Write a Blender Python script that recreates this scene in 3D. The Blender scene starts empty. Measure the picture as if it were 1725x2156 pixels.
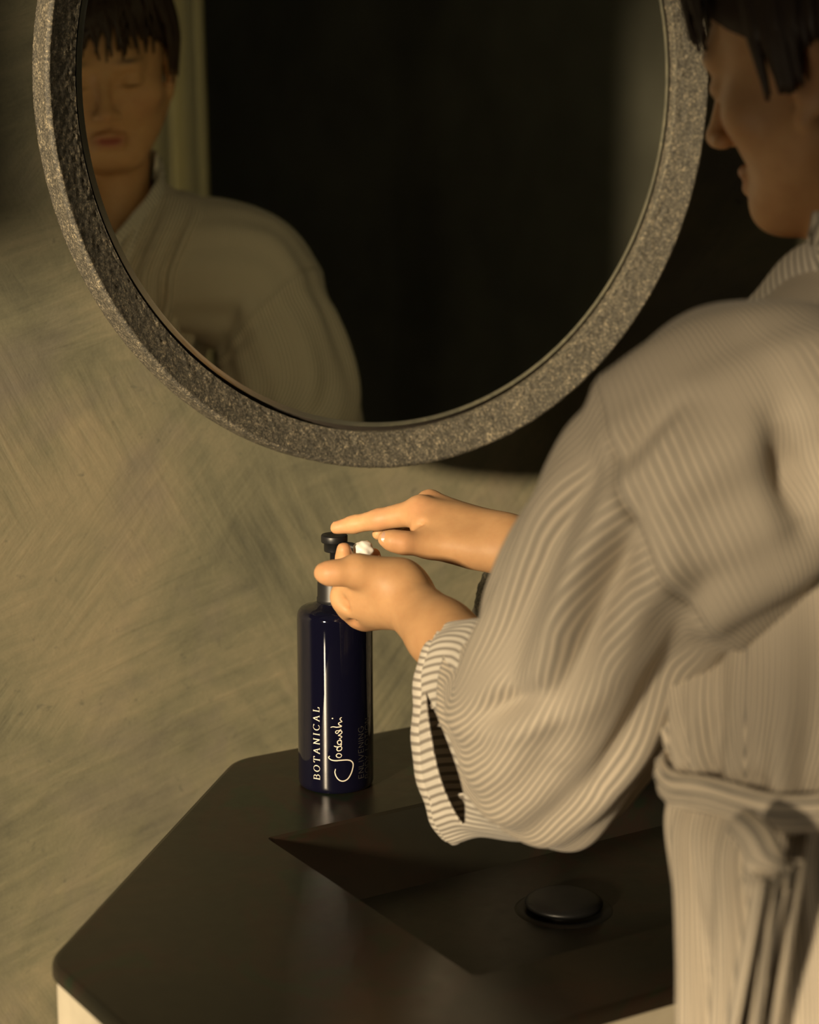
import bpy, math, random
import numpy as np
from mathutils import Vector, Matrix, noise

random.seed(7)
rng = np.random.default_rng(7)
C = bpy.context.scene.collection
S = bpy.context.scene
R = math.radians

# ------------------------------------------------------------------ camera
cam_d = bpy.data.cameras.new('camera')
cam = bpy.data.objects.new('camera', cam_d)
C.objects.link(cam)
S.camera = cam
PITCH, HEAD = math.atan(913 / 4400), R(32)
fwd = Vector((math.sin(HEAD) * math.cos(PITCH), math.cos(HEAD) * math.cos(PITCH), -math.sin(PITCH)))
cam.location = (0, 0, 1.48)
cam.rotation_euler = fwd.to_track_quat('-Z', 'Y').to_euler()
cam_d.sensor_fit = 'VERTICAL'
cam_d.sensor_height = 30.0
cam_d.lens = 30.0 * 4400 / 2156
cam_d.clip_start = 0.05
cam_d.dof.use_dof = True
cam_d.dof.focus_distance = 1.87
cam_d.dof.aperture_fstop = 3.4

# ------------------------------------------------------------------ light
world = bpy.data.worlds.new('world')
S.world = world
world.use_nodes = True
bg = world.node_tree.nodes['Background']
bg.inputs['Color'].default_value = (1.0, 0.93, 0.74, 1)
bg.inputs['Strength'].default_value = 0.045

sun_d = bpy.data.lights.new('sun', 'SUN')
sun_d.energy = 6.8
sun_d.color = (1.0, 0.79, 0.52)
sun_d.angle = R(4.5)
sun = bpy.data.objects.new('sun', sun_d)
C.objects.link(sun)
SAZ, SEL = R(62), R(12)
to_sun = Vector((-math.sin(SAZ) * math.cos(SEL), -math.cos(SAZ) * math.cos(SEL), math.sin(SEL)))
sun.rotation_euler = to_sun.to_track_quat('Z', 'Y').to_euler()
sun.location = (-6, -1, 3)

# added area lamp low on the left, makes the long highlight on the bottle
strip_d = bpy.data.lights.new('bottle_highlight_light', 'AREA')
strip_d.shape = 'RECTANGLE'
strip_d.size, strip_d.size_y = 0.10, 0.30
strip_d.energy = 2.3
strip_d.color = (1.0, 0.84, 0.60)
strip = bpy.data.objects.new('bottle_highlight_light', strip_d)
C.objects.link(strip)
strip.location = (-0.39, 0.90, 0.42)
strip.rotation_euler = (Vector((-0.39, 0.90, 0.42)) - Vector((0.93, 1.618, 0.92))).to_track_quat('Z', 'Y').to_euler()

S.view_settings.view_transform = 'Standard'
S.view_settings.look = 'None'
S.view_settings.gamma = 1
S.view_settings.use_curve_mapping = False
S.view_settings.exposure = 0.0


# ------------------------------------------------------------------ helpers
def mesh_obj(name, verts, faces, mat=None, parent=None, smooth=True, attrs=None, colors=None):
    me = bpy.data.meshes.new(name)
    if isinstance(verts, np.ndarray) and isinstance(faces, np.ndarray):
        n, m, k = len(verts), len(faces), faces.shape[1]
        me.vertices.add(n)
        me.vertices.foreach_set('co', verts.astype(np.float32).ravel())
        me.loops.add(m * k)
        me.loops.foreach_set('vertex_index', faces.astype(np.int32).ravel())
        me.polygons.add(m)
        me.polygons.foreach_set('loop_start', np.arange(0, m * k, k, dtype=np.int32))
        me.update(calc_edges=True)
        me.validate()
    else:
        me.from_pydata([tuple(v) for v in verts], [], [tuple(int(i) for i in f) for f in faces])
    me.update()
    if attrs:
        for an, av in attrs.items():
            a = me.attributes.new(an, 'FLOAT', 'POINT')
            a.data.foreach_set('value', np.asarray(av, np.float32))
    if colors is not None:
        a = me.color_attributes.new('tint', 'FLOAT_COLOR', 'POINT')
        a.data.foreach_set('color', np.asarray(colors, np.float32).ravel())
    if smooth:
        me.shade_smooth()
    if mat:
        me.materials.append(mat)
    o = bpy.data.objects.new(name, me)
    C.objects.link(o)
    if parent:
        o.parent = parent
        o.matrix_parent_inverse = Matrix.Translation(-parent.location) if parent.type == 'EMPTY' else Matrix()
    return o


def empty(name, loc):
    o = bpy.data.objects.new(name, None)
    o.empty_display_size = 0.05
    o.location = loc
    C.objects.link(o)
    return o


def tag(o, label=None, cat=None, group=None, kind=None):
    if label: o['label'] = label
    if cat: o['category'] = cat
    if group: o['group'] = group
    if kind: o['kind'] = kind
    return o


def box(name, lo, hi, mat, parent=None, bevel=0.0):
    x0, y0, z0 = lo
    x1, y1, z1 = hi
    v = [(x0, y0, z0), (x1, y0, z0), (x1, y1, z0), (x0, y1, z0), (x0, y0, z1), (x1, y0, z1), (x1, y1, z1), (x0, y1, z1)]
    f = [(0, 3, 2, 1), (4, 5, 6, 7), (0, 1, 5, 4), (1, 2, 6, 5), (2, 3, 7, 6), (3, 0, 4, 7)]
    o = mesh_obj(name, v, f, mat, parent, smooth=False)
    if bevel:
        b = o.modifiers.new('edge', 'BEVEL')
        b.width = bevel
        b.segments = 3
    return o


def lathe(name, prof, mat, parent=None, origin=(0, 0, 0), n=96, frame=None, disp=None, close=False):
    """prof: list of (r, z); rotates about the local z axis; frame: 3x3 columns x,y,z."""
    prof = np.array(prof, float)
    th = np.linspace(0, 2 * np.pi, n, endpoint=False)
    r, z = prof[:, 0], prof[:, 1]
    P = np.stack([r[:, None] * np.cos(th), r[:, None] * np.sin(th), np.repeat(z[:, None], n, 1)], -1)
    if disp is not None:
        P = disp(P, th)
    V = P.reshape(-1, 3)
    if frame is not None:
        V = V @ np.array(frame).T
    V = V + np.array(origin)
    m = len(prof)
    F = []
    rows = m if close else m - 1
    i, j = np.meshgrid(np.arange(rows), np.arange(n), indexing='ij')
    i2, j2 = (i + 1) % m, (j + 1) % n
    F = np.stack([i * n + j, i * n + j2, i2 * n + j2, i2 * n + j], -1).reshape(-1, 4)
    return mesh_obj(name, V, F, mat, parent)


def smooth_prof(pts, n=8):
    """Catmull-Rom through 2D/3D points."""
    P = np.array(pts, float)
    A = np.vstack([2 * P[0] - P[1], P, 2 * P[-1] - P[-2]])
    out = []
    for k in range(len(P) - 1):
        p0, p1, p2, p3 = A[k:k + 4]
        for t in np.linspace(0, 1, n, endpoint=False):
            out.append(0.5 * (2 * p1 + (p2 - p0) * t + (2 * p0 - 5 * p1 + 4 * p2 - p3) * t * t + (-p0 + 3 * p1 - 3 * p2 + p3) * t ** 3))
    out.append(P[-1])
    return np.array(out)


def tube(pts, radii, n=10, flat=1.0):
    """Tapered closed tube along points; returns verts, faces lists."""
    P = np.array(pts, float)
    T = np.gradient(P, axis=0)
    T /= np.linalg.norm(T, axis=1)[:, None] + 1e-9
    up = np.array([0.13, 0.21, 0.97])
    V, F = [], []
    for k in range(len(P)):
        a = np.cross(T[k], up)
        a /= np.linalg.norm(a) + 1e-9
        b = np.cross(T[k], a)
        for q in range(n):
            t = 2 * np.pi * q / n
            V.append(P[k] + radii[k] * (np.cos(t) * a + flat * np.sin(t) * b))
    for k in range(len(P) - 1):
        for q in range(n):
            q2 = (q + 1) % n
            F.append((k * n + q, k * n + q2, (k + 1) * n + q2, (k + 1) * n + q))
    F.append(tuple(range(n))[::-1])
    F.append(tuple((len(P) - 1) * n + q for q in range(n)))
    return V, F


# ------------------------------------------------------------------ materials
def mat(name):
    m = bpy.data.materials.new(name)
    m.use_nodes = True
    nt = m.node_tree
    return m, nt, nt.nodes['Principled BSDF']


def node(nt, kind, **kw):
    n = nt.nodes.new(kind)
    for k, v in kw.items():
        if k in n.inputs.keys() if isinstance(k, str) else False:
            n.inputs[k].default_value = v
        else:
            setattr(n, k, v)
    return n


def ramp(nt, src, stops):
    r = nt.nodes.new('ShaderNodeValToRGB')
    e = r.color_ramp.elements
    e[0].position, e[0].color = stops[0][0], (*stops[0][1], 1)
    e[1].position, e[1].color = stops[-1][0], (*stops[-1][1], 1)
    for p, c in stops[1:-1]:
        x = e.new(p)
        x.color = (*c, 1)
    nt.links.new(src, r.inputs['Fac'])
    return r


def coords(nt, scale=(1, 1, 1), rot=(0, 0, 0)):
    tc = nt.nodes.new('ShaderNodeTexCoord')
    mp = nt.nodes.new('ShaderNodeMapping')
    mp.inputs['Scale'].default_value = scale
    mp.inputs['Rotation'].default_value = rot
    nt.links.new(tc.outputs['Object'], mp.inputs['Vector'])
    return mp.outputs['Vector']


def noise_n(nt, vec, scale, detail=4, rough=0.6, dist=0.0):
    n = nt.nodes.new('ShaderNodeTexNoise')
    n.inputs['Scale'].default_value = scale
    n.inputs['Detail'].default_value = detail
    n.inputs['Roughness'].default_value = rough
    n.inputs['Distortion'].default_value = dist
    nt.links.new(vec, n.inputs['Vector'])
    return n.outputs['Fac']


def mixc(nt, fac, a, b, mode='MIX'):
    n = nt.nodes.new('ShaderNodeMix')
    n.data_type = 'RGBA'
    n.blend_type = mode
    for key, val in ((0, fac), (6, a), (7, b)):
        if hasattr(val, 'is_linked') or isinstance(val, bpy.types.NodeSocket):
            nt.links.new(val, n.inputs[key])
        elif key == 0:
            n.inputs[0].default_value = val
        else:
            n.inputs[key].default_value = (*val, 1)
    return n.outputs[2]


def math_n(nt, op, a, b=None):
    n = nt.nodes.new('ShaderNodeMath')
    n.operation = op
    for k, v in ((0, a), (1, b)):
        if v is None: continue
        if isinstance(v, bpy.types.NodeSocket):
            nt.links.new(v, n.inputs[k])
        else:
            n.inputs[k].default_value = v
    return n.outputs[0]


def bump(nt, bsdf, h, strength=0.3, dist=0.002):
    b = nt.nodes.new('ShaderNodeBump')
    b.inputs['Strength'].default_value = strength
    b.inputs['Distance'].default_value = dist
    nt.links.new(h, b.inputs['Height'])
    nt.links.new(b.outputs['Normal'], bsdf.inputs['Normal'])


def rot_coords(nt, ang, scale):
    tc = nt.nodes.new('ShaderNodeTexCoord')
    m1 = nt.nodes.new('ShaderNodeMapping')
    m1.inputs['Rotation'].default_value = (0, ang, 0)
    m2 = nt.nodes.new('ShaderNodeMapping')
    m2.inputs['Scale'].default_value = scale
    nt.links.new(tc.outputs['Object'], m1.inputs['Vector'])
    nt.links.new(m1.outputs['Vector'], m2.inputs['Vector'])
    return m2.outputs['Vector']


def plaster_mat():
    m, nt, b = mat('wall_plaster')
    v = coords(nt)
    big = noise_n(nt, v, 4.0, 6, 0.62, 0.8)
    mid = noise_n(nt, v, 15.0, 6, 0.68, 0.5)
    pick = ramp(nt, noise_n(nt, v, 3.3, 2, 0.5, 0.5), [(0.44, (0, 0, 0)), (0.56, (1, 1, 1))]).outputs['Color']
    pick2 = ramp(nt, noise_n(nt, rot_coords(nt, 1.1, (4.1, 4.1, 4.1)), 1.0, 2, 0.5, 0.5), [(0.45, (0, 0, 0)), (0.57, (1, 1, 1))]).outputs['Color']
    s1 = noise_n(nt, rot_coords(nt, R(48), (9, 9, 85)), 1.0, 5, 0.62, 0.35)
    s2 = noise_n(nt, rot_coords(nt, R(-62), (7, 9, 70)), 1.0, 5, 0.62, 0.35)
    s3 = noise_n(nt, rot_coords(nt, R(15), (8, 9, 60)), 1.0, 5, 0.62, 0.5)
    st = mixc(nt, pick2, mixc(nt, pick, s1, s2), s3)
    fine = noise_n(nt, v, 330, 4, 0.7)
    mix = math_n(nt, 'ADD', math_n(nt, 'ADD', math_n(nt, 'MULTIPLY', big, 0.56), math_n(nt, 'MULTIPLY', mid, 0.16)), math_n(nt, 'ADD', math_n(nt, 'MULTIPLY', st, 0.30), math_n(nt, 'MULTIPLY', fine, 0.12)))
    r = ramp(nt, mix, [(0.40, (0.092, 0.090, 0.060)), (0.52, (0.158, 0.150, 0.094)), (0.60, (0.205, 0.184, 0.115)), (0.72, (0.275, 0.230, 0.143))])
    hazy = noise_n(nt, v, 4.5, 4, 0.6, 0.5)
    grey = ramp(nt, hazy, [(0.50, (0, 0, 0)), (0.66, (1, 1, 1))])
    col = mixc(nt, math_n(nt, 'MULTIPLY', grey.outputs['Color'], 0.62), r.outputs['Color'], (0.142, 0.124, 0.104))
    pit = ramp(nt, noise_n(nt, v, 55, 5, 0.7, 0.4), [(0.30, (1, 1, 1)), (0.37, (0, 0, 0))])
    col = mixc(nt, math_n(nt, 'MULTIPLY', pit.outputs['Color'], 0.55), col, (0.085, 0.085, 0.062))
    nt.links.new(col, b.inputs['Base Color'])
    b.inputs['Roughness'].default_value = 0.72
    h = math_n(nt, 'ADD', math_n(nt, 'ADD', st, math_n(nt, 'MULTIPLY', mid, 0.6)), math_n(nt, 'MULTIPLY', fine, 0.10))
    bump(nt, b, h, 0.30, 0.004)
    return m


def plain(name, col, rough=0.8, metal=0.0, spec=0.5, var=0.0, scale=30.0):
    m, nt, b = mat(name)
    b.inputs['Base Color'].default_value = (*col, 1)
    if var:
        f = noise_n(nt, coords(nt), scale, 5, 0.6)
        r = ramp(nt, f, [(0.3, tuple(c * (1 - var) for c in col)), (0.7, tuple(min(1, c * (1 + var)) for c in col))])
        nt.links.new(r.outputs['Color'], b.inputs['Base Color'])
    b.inputs['Roughness'].default_value = rough
    b.inputs['Metallic'].default_value = metal
    b.inputs['Specular IOR Level'].default_value = spec
    return m


def concrete_mat():
    m, nt, b = mat('mirror_concrete')
    v = coords(nt)
    sp = noise_n(nt, v, 430, 4, 0.8)
    sp2 = noise_n(nt, v, 110, 4, 0.6)
    mix = math_n(nt, 'ADD', math_n(nt, 'MULTIPLY', sp, 0.78), math_n(nt, 'MULTIPLY', sp2, 0.22))
    r = ramp(nt, mix, [(0.38, (0.035, 0.033, 0.027)), (0.49, (0.090, 0.082, 0.063)), (0.57, (0.18, 0.158, 0.115)), (0.66, (0.60, 0.50, 0.32))])
    nt.links.new(r.outputs['Color'], b.inputs['Base Color'])
    b.inputs['Roughness'].default_value = 0.6
    bump(nt, b, mix, 0.8, 0.0012)
    return m


def slab_mat():
    m, nt, b = mat('basin_patina')
    v = coords(nt)
    f = noise_n(nt, v, 9, 6, 0.65, 0.8)
    r = ramp(nt, f, [(0.34, (0.012, 0.012, 0.008)), (0.48, (0.014, 0.013, 0.008)), (0.57, (0.021, 0.012, 0.008)), (0.65, (0.009, 0.017, 0.008)), (0.78, (0.014, 0.013, 0.009))])
    nt.links.new(r.outputs['Color'], b.inputs['Base Color'])
    g = noise_n(nt, v, 60, 4, 0.6)
    rr = nt.nodes.new('ShaderNodeMapRange')
    rr.inputs['To Min'].default_value = 0.24
    rr.inputs['To Max'].default_value = 0.40
    nt.links.new(g, rr.inputs['Value'])
    nt.links.new(rr.outputs['Result'], b.inputs['Roughness'])
    bump(nt, b, noise_n(nt, v, 140, 4, 0.6), 0.08, 0.001)
    return m


def cloth_mat(name, base, line, period, duty, trans=0.12):
    m, nt, b = mat(name)
    a = nt.nodes.new('ShaderNodeAttribute')
    a.attribute_name = 'stripe'
    w = noise_n(nt, coords(nt), 40, 2, 0.5)
    s = math_n(nt, 'ADD', a.outputs['Fac'], math_n(nt, 'MULTIPLY', w, 0.0012))
    fr = math_n(nt, 'FRACT', math_n(nt, 'DIVIDE', s, period))
    r = ramp(nt, fr, [(0.0, line), (duty * 0.75, line), (duty, base), (0.93, base), (1.0, line)])
    nt.links.new(r.outputs['Color'], b.inputs['Base Color'])
    b.inputs['Roughness'].default_value = 0.9
    b.inputs['Specular IOR Level'].default_value = 0.15
    b.inputs['Sheen Weight'].default_value = 0.15
    bump(nt, b, noise_n(nt, coords(nt), 700, 2, 0.5), 0.15, 0.0005)
    if trans:
        t = nt.nodes.new('ShaderNodeBsdfTranslucent')
        nt.links.new(r.outputs['Color'], t.inputs['Color'])
        mx = nt.nodes.new('ShaderNodeMixShader')
        mx.inputs[0].default_value = trans
        out = nt.nodes['Material Output']
        nt.links.new(b.outputs[0], mx.inputs[1])
        nt.links.new(t.outputs[0], mx.inputs[2])
        nt.links.new(mx.outputs[0], out.inputs['Surface'])
    return m


def skin_mat():
    m, nt, b = mat('skin')
    a = nt.nodes.new('ShaderNodeAttribute')
    a.attribute_name = 'tint'
    f = noise_n(nt, coords(nt), 70, 4, 0.6)
    r = ramp(nt, f, [(0.3, (0.90, 0.86, 0.84)), (0.7, (1.0, 1.0, 1.0))])
    col = mixc(nt, 1.0, a.outputs['Color'], r.outputs['Color'], 'MULTIPLY')
    nt.links.new(col, b.inputs['Base Color'])
    b.inputs['Roughness'].default_value = 0.5
    b.inputs['Specular IOR Level'].default_value = 0.35
    b.inputs['Subsurface Weight'].default_value = 0.12
    b.inputs['Subsurface Radius'].default_value = (0.6, 0.25, 0.12)
    b.inputs['Subsurface Scale'].default_value = 0.008
    bump(nt, b, noise_n(nt, coords(nt), 500, 3, 0.6), 0.08, 0.0006)
    return m


M_wall = plaster_mat()
M_dark = plain('dark_plaster', (0.15, 0.142, 0.112), 0.9, var=0.25, scale=3)
M_floor = plain('dark_floor', (0.05, 0.047, 0.042), 0.6, var=0.3, scale=4)
M_conc = concrete_mat()
M_slab = slab_mat()
M_pedestal = plain('pale_limestone', (0.50, 0.45, 0.34), 0.8, var=0.1, scale=25)
M_drain = plain('black_drain', (0.009, 0.009, 0.009), 0.42)
M_black = plain('pump_black', (0.008, 0.008, 0.009), 0.42)
M_ink = plain('silver_ink', (0.72, 0.67, 0.56), 0.45)
M_ink_shaded = plain('silver_ink_shaded', (0.085, 0.080, 0.066), 0.5)  # silver ink darkened to imitate shade on the bottle's turned side
M_lotion = plain('white_lotion', (0.86, 0.84, 0.78), 0.35)
M_stone = concrete_mat()
M_skin = skin_mat()
M_nail = plain('nail', (0.62, 0.38, 0.27), 0.3)
M_hair = plain('hair', (0.040, 0.023, 0.013), 0.5, spec=0.4)
M_robe = cloth_mat('striped_cloth', (0.74, 0.65, 0.52), (0.27, 0.245, 0.21), 0.0062, 0.34)
M_cuff = cloth_mat('striped_cuff_cloth', (0.86, 0.80, 0.69), (0.36, 0.32, 0.27), 0.0062, 0.42)
M_curtain = plain('pale_curtain', (0.85, 0.82, 0.66), 0.9, var=0.08, scale=6)
nt = M_curtain.node_tree
tr = nt.nodes.new('ShaderNodeBsdfTranslucent')
tr.inputs['Color'].default_value = (0.85, 0.82, 0.66, 1)
mx = nt.nodes.new('ShaderNodeMixShader')
mx.inputs[0].default_value = 0.5
nt.links.new(nt.nodes['Principled BSDF'].outputs[0], mx.inputs[1])
nt.links.new(tr.outputs[0], mx.inputs[2])
nt.links.new(mx.outputs[0], nt.nodes['Material Output'].inputs['Surface'])
M_wood = plain('window_wood', (0.06, 0.05, 0.04), 0.6)

m, nt, b = mat('glass_blue')
b.inputs['Base Color'].default_value = (0.0035, 0.0035, 0.011, 1)
b.inputs['Roughness'].default_value = 0.05
b.inputs['Coat Weight'].default_value = 0.5
b.inputs['Coat Roughness'].default_value = 0.04
M_bottle = m
m, nt, b = mat('mirror_silver')
b.inputs['Base Color'].default_value = (0.80, 0.83, 0.74, 1)
b.inputs['Metallic'].default_value = 1.0
b.inputs['Roughness'].default_value = 0.0
M_mirror = m
m, nt, b = mat('mirror_edge')
b.inputs['Base Color'].default_value = (0.92, 0.95, 0.84, 1)
b.inputs['Metallic'].default_value = 1.0
b.inputs['Roughness'].default_value = 0.35
M_edge = m

# ------------------------------------------------------------------ the room
WY = 1.90
tag(box('wall_front', (-2.6, WY, 0), (3.0, WY + 0.15, 4.5), M_wall), 'olive grey trowelled plaster wall behind the round mirror', kind='structure')
tag(box('floor', (-2.6, -3.2, -0.1), (3.0, WY, 0), M_floor), 'dark floor', kind='structure')
tag(box('wall_right', (2.85, -3.2, 0), (3.0, WY, 4.5), M_dark), 'dark plaster wall on the right', kind='structure')
tag(box('wall_back', (-2.6, -3.35, 0), (3.0, -3.2, 4.5), M_dark), 'dark plaster wall behind the woman', kind='structure')
# unseen left wall, window openings added and sized to shape the low sun
def left_wall():
    X0, X1 = -2.6, -2.45
    tops = WIN
    k = 0
    ys = [-3.2]
    for (a, b_, z0, z1) in tops:
        pieces.append(((X0, ys[-1], 0), (X1, a, 4.5)))
        pieces.append(((X0, a, 0), (X1, b_, z0)))
        pieces.append(((X0, a, z1), (X1, b_, 4.5)))
        ys.append(b_)
    pieces.append(((X0, ys[-1], 0), (X1, WY, 4.5)))
pieces = []
WIN = [(-2.84, -2.64, 1.5, 2.9), (-1.50, -0.76, 1.20, 2.18), (-0.72, -0.48, 1.0, 2.01), (-0.44, 0.55, 1.0, 2.60)]  # first opening added to light the curtain; the others limit sun on the face
left_wall()
V, F = [], []
for lo, hi in pieces:
    b0 = len(V)
    x0, y0, z0 = lo
    x1, y1, z1 = hi
    V += [(x0, y0, z0), (x1, y0, z0), (x1, y1, z0), (x0, y1, z0), (x0, y0, z1), (x1, y0, z1), (x1, y1, z1), (x0, y1, z1)]
    F += [tuple(b0 + i for i in q) for q in [(0, 3, 2, 1), (4, 5, 6, 7), (0, 1, 5, 4), (1, 2, 6, 5), (2, 3, 7, 6), (3, 0, 4, 7)]]
tag(mesh_obj('wall_left', V, F, M_dark, smooth=False), 'dark plaster wall with four window openings shaped for the sunlight', kind='structure')
for n_, (a, b_, z0, z1) in enumerate(WIN):
    V, F = [], []
    for lo, hi in [((-2.56, a, z0), (-2.48, a + 0.02, z1)), ((-2.56, b_ - 0.02, z0), (-2.48, b_, z1)), ((-2.56, a, z1 - 0.02), (-2.48, b_, z1)), ((-2.56, a, z0), (-2.48, b_, z0 + 0.02))] + ([((-2.55, a, 1.80), (-2.50, b_, 2.00))] if n_ == 1 else []):  # board added across the second window to shade the lower back
        b0 = len(V)
        x0, y0, z0_ = lo
        x1, y1, z1_ = hi
        V += [(x0, y0, z0_), (x1, y0, z0_), (x1, y1, z0_), (x0, y1, z0_), (x0, y0, z1_), (x1, y0, z1_), (x1, y1, z1_), (x0, y1, z1_)]
        F += [tuple(b0 + i for i in q) for q in [(0, 3, 2, 1), (4, 5, 6, 7), (0, 1, 5, 4), (1, 2, 6, 5), (2, 3, 7, 6), (3, 0, 4, 7)]]
    tag(mesh_obj('window_%d' % (n_ + 1), V, F, M_wood, smooth=False), 'unseen window frame shaping the sun in the left wall', kind='structure')

# pale curtain seen in the mirror behind the woman
ny, nz = 90, 24
V = np.zeros((nz, ny, 3))
for i, t in enumerate(np.linspace(0, 1, ny)):
    for j, u in enumerate(np.linspace(0, 1, nz)):
        V[j, i] = (1.72 + 0.25 * t + 0.01 * math.sin(5 * u), -0.42 + 0.022 * math.sin(t * 24 + 0.4 * math.sin(3 * u)), 0.02 + 2.6 * u)
i, j = np.meshgrid(np.arange(nz - 1), np.arange(ny - 1), indexing='ij')
F = np.stack([i * ny + j, i * ny + j + 1, (i + 1) * ny + j + 1, (i + 1) * ny + j], -1).reshape(-1, 4)
cur = mesh_obj('curtain', V.reshape(-1, 3), F, M_curtain)
sol = cur.modifiers.new('thickness', 'SOLIDIFY')
sol.thickness = 0.004
tag(cur, 'pale hanging curtain seen in the mirror behind the head', 'curtain')

# unseen cabinet added at the upper left to shade the wall beside the mirror
cb_ = empty('shade_cabinet', (-0.58, WY, 1.57))
tag(cb_, 'added unseen cabinet shading the wall left of the mirror', 'cabinet')
box('shade_cabinet_body', (-0.86, 1.325, 1.57), (-0.30, WY, 2.3), M_wood, cb_, 0.003)
for x0 in (-0.855, -0.578):
    box('shade_cabinet_door', (x0, 1.306, 1.575), (x0 + 0.273, 1.3245, 2.295), M_wood, cb_, 0.002)

# ------------------------------------------------------------------ mirror
MC = np.array([1.088, 1.75, 1.474])
mir = empty('round_mirror', tuple(MC))
tag(mir, 'large round mirror in a thick speckled concrete ring on the plaster wall', 'mirror')
FR = [[1, 0, 0], [0, 0, -1], [0, 1, 0]]      # local x->x, local y->z, local z-> towards the room (-y)
FR = np.array([[1, 0, 0], [0, 0, -1], [0, 1, 0]], float)
prof = []
for t in np.linspace(0, 1, 12): prof.append((0.3395 + 0.0003 * t, -0.016 + 0.0115 * t))          # inner lip
for t in np.linspace(0, 1, 46): prof.append((0.340 + 0.0295 * t, -0.0045 + 0.0145 * t - 0.002 * t * (1 - t)))   # dished front
for t in np.linspace(0, 1, 12)[1:]:                                                          # rounded crest
    a = t * math.pi / 2
    prof.append((0.3695 + 0.0042 * math.sin(a), 0.0100 - 0.0040 * (1 - math.cos(a))))
for t in np.linspace(0, 1, 16)[1:]: prof.append((0.3737 + 0.0012 * t, 0.0060 - 0.0235 * t))      # outer side
prof.append((0.366, -0.0175)); prof.append((0.339, -0.0175))
NTH = 1500
def ring_disp(P, th):
    m_, n_ = P.shape[:2]
    out = P.copy()
    rs = np.array(prof)
    T = np.gradient(rs, axis=0)
    T /= np.linalg.norm(T, axis=1)[:, None] + 1e-12
    N = np.stack([T[:, 1] * -1, T[:, 0]], -1)
    prr = random.Random(3)
    pits = np.zeros((m_, n_))
    front = (rs[:, 0] > 0.343) & (rs[:, 0] < 0.369) & (rs[:, 1] > -0.01)
    for _ in range(1500):
        r0, a0 = prr.uniform(0.342, 0.366), prr.uniform(0, 2 * np.pi)
        r0 = 0.3415 + (r0 - 0.342) * prr.uniform(0.0, 1) ** 1.4
        sz = prr.choice([0.0007, 0.0009, 0.0011, 0.0014, 0.0019])
        dep = sz * prr.uniform(-0.7, 0.75)
        da = (th - a0 + np.pi) % (2 * np.pi) - np.pi
        js = np.where(np.abs(da * r0) < 3 * sz)[0]
        d2 = ((rs[:, None, 0] - r0) ** 2 + (da[None, js] * r0) ** 2) / sz ** 2
        pits[:, js] += dep * np.exp(-d2 * 1.2) * front[:, None]
    big = np.zeros((m_, n_))
    for i in range(m_):
        for j in range(0, n_):
            x, y, z = P[i, j]
            big[i, j] = 0.00035 * noise.noise((x * 70, y * 70, z * 70)) + 0.0006 * noise.noise((x * 190, y * 190, z * 190))
    d = big + pits
    d[:3] *= 0.2
    d *= np.interp(rs[:, 0], [0.340, 0.352, 0.364, 0.369, 0.375], [0.9, 0.8, 0.40, 0.7, 0.9])[:, None]
    rad = np.stack([np.cos(th), np.sin(th)], -1)
    out[..., 0] += d * N[:, 0:1] * rad[:, 0]
    out[..., 1] += d * N[:, 0:1] * rad[:, 1]
    out[..., 2] += d * N[:, 1:2]
    return out
lathe('concrete_ring', prof, M_conc, mir, MC, NTH, FR, ring_disp, close=True)
# glass: bevelled disc recessed behind the ring lip
lathe('mirror_glass', [(0.0001, -0.0115), (0.15, -0.0115), (0.3305, -0.0115)], M_mirror, mir, MC, 256, FR)
lathe('glass_bevel', [(0.3305, -0.0115), (0.3352, -0.0130)], M_edge, mir, MC, 512, FR)
lathe('glass_rim', [(0.3352, -0.0130), (0.3352, -0.0150)], M_edge, mir, MC, 256, FR)
lathe('backing_board', [(0.001, -0.0155), (0.341, -0.0155), (0.341, -0.0175), (0.001, -0.0175)], M_wood, mir, MC, 128, FR)
lathe('wall_mount', [(0.001, -0.026), (0.20, -0.026), (0.20, -0.1495), (0.001, -0.1495)], M_black, mir, MC, 96, FR)

# ------------------------------------------------------------------ vanity basin
basin = empty('vanity_basin', (1.09, 1.4, 0))
tag(basin, 'dark patinated faceted stone washbasin on a pale pedestal under the mirror', 'washbasin')
ZT = 0.834
outer = [(0.545, 1.386), (0.881, 1.733), (1.30, 1.733), (1.63, 1.386), (1.63, 1.215), (1.50, 1.095), (0.665, 1.095), (0.545, 1.215)]
rim = [(0.806, 1.525), (1.375, 1.538), (1.375, 1.19), (0.800, 1.190)]
flo = [(0.815, 1.462), (1.33, 1.470), (1.33, 1.20), (0.809, 1.198)]
def round_poly(poly, r, seg=6):
    out = []
    n = len(poly)
    for k in range(n):
        p0, p, p1 = Vector(poly[k - 1]), Vector(poly[k]), Vector(poly[(k + 1) % n])
        d0, d1 = (p0 - p).normalized(), (p1 - p).normalized()
        a, c = p + d0 * r, p + d1 * r
        for t in np.linspace(0, 1, seg):
            out.append(tuple((1 - t) ** 2 * a + 2 * t * (1 - t) * p + t * t * c))
    return out
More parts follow.
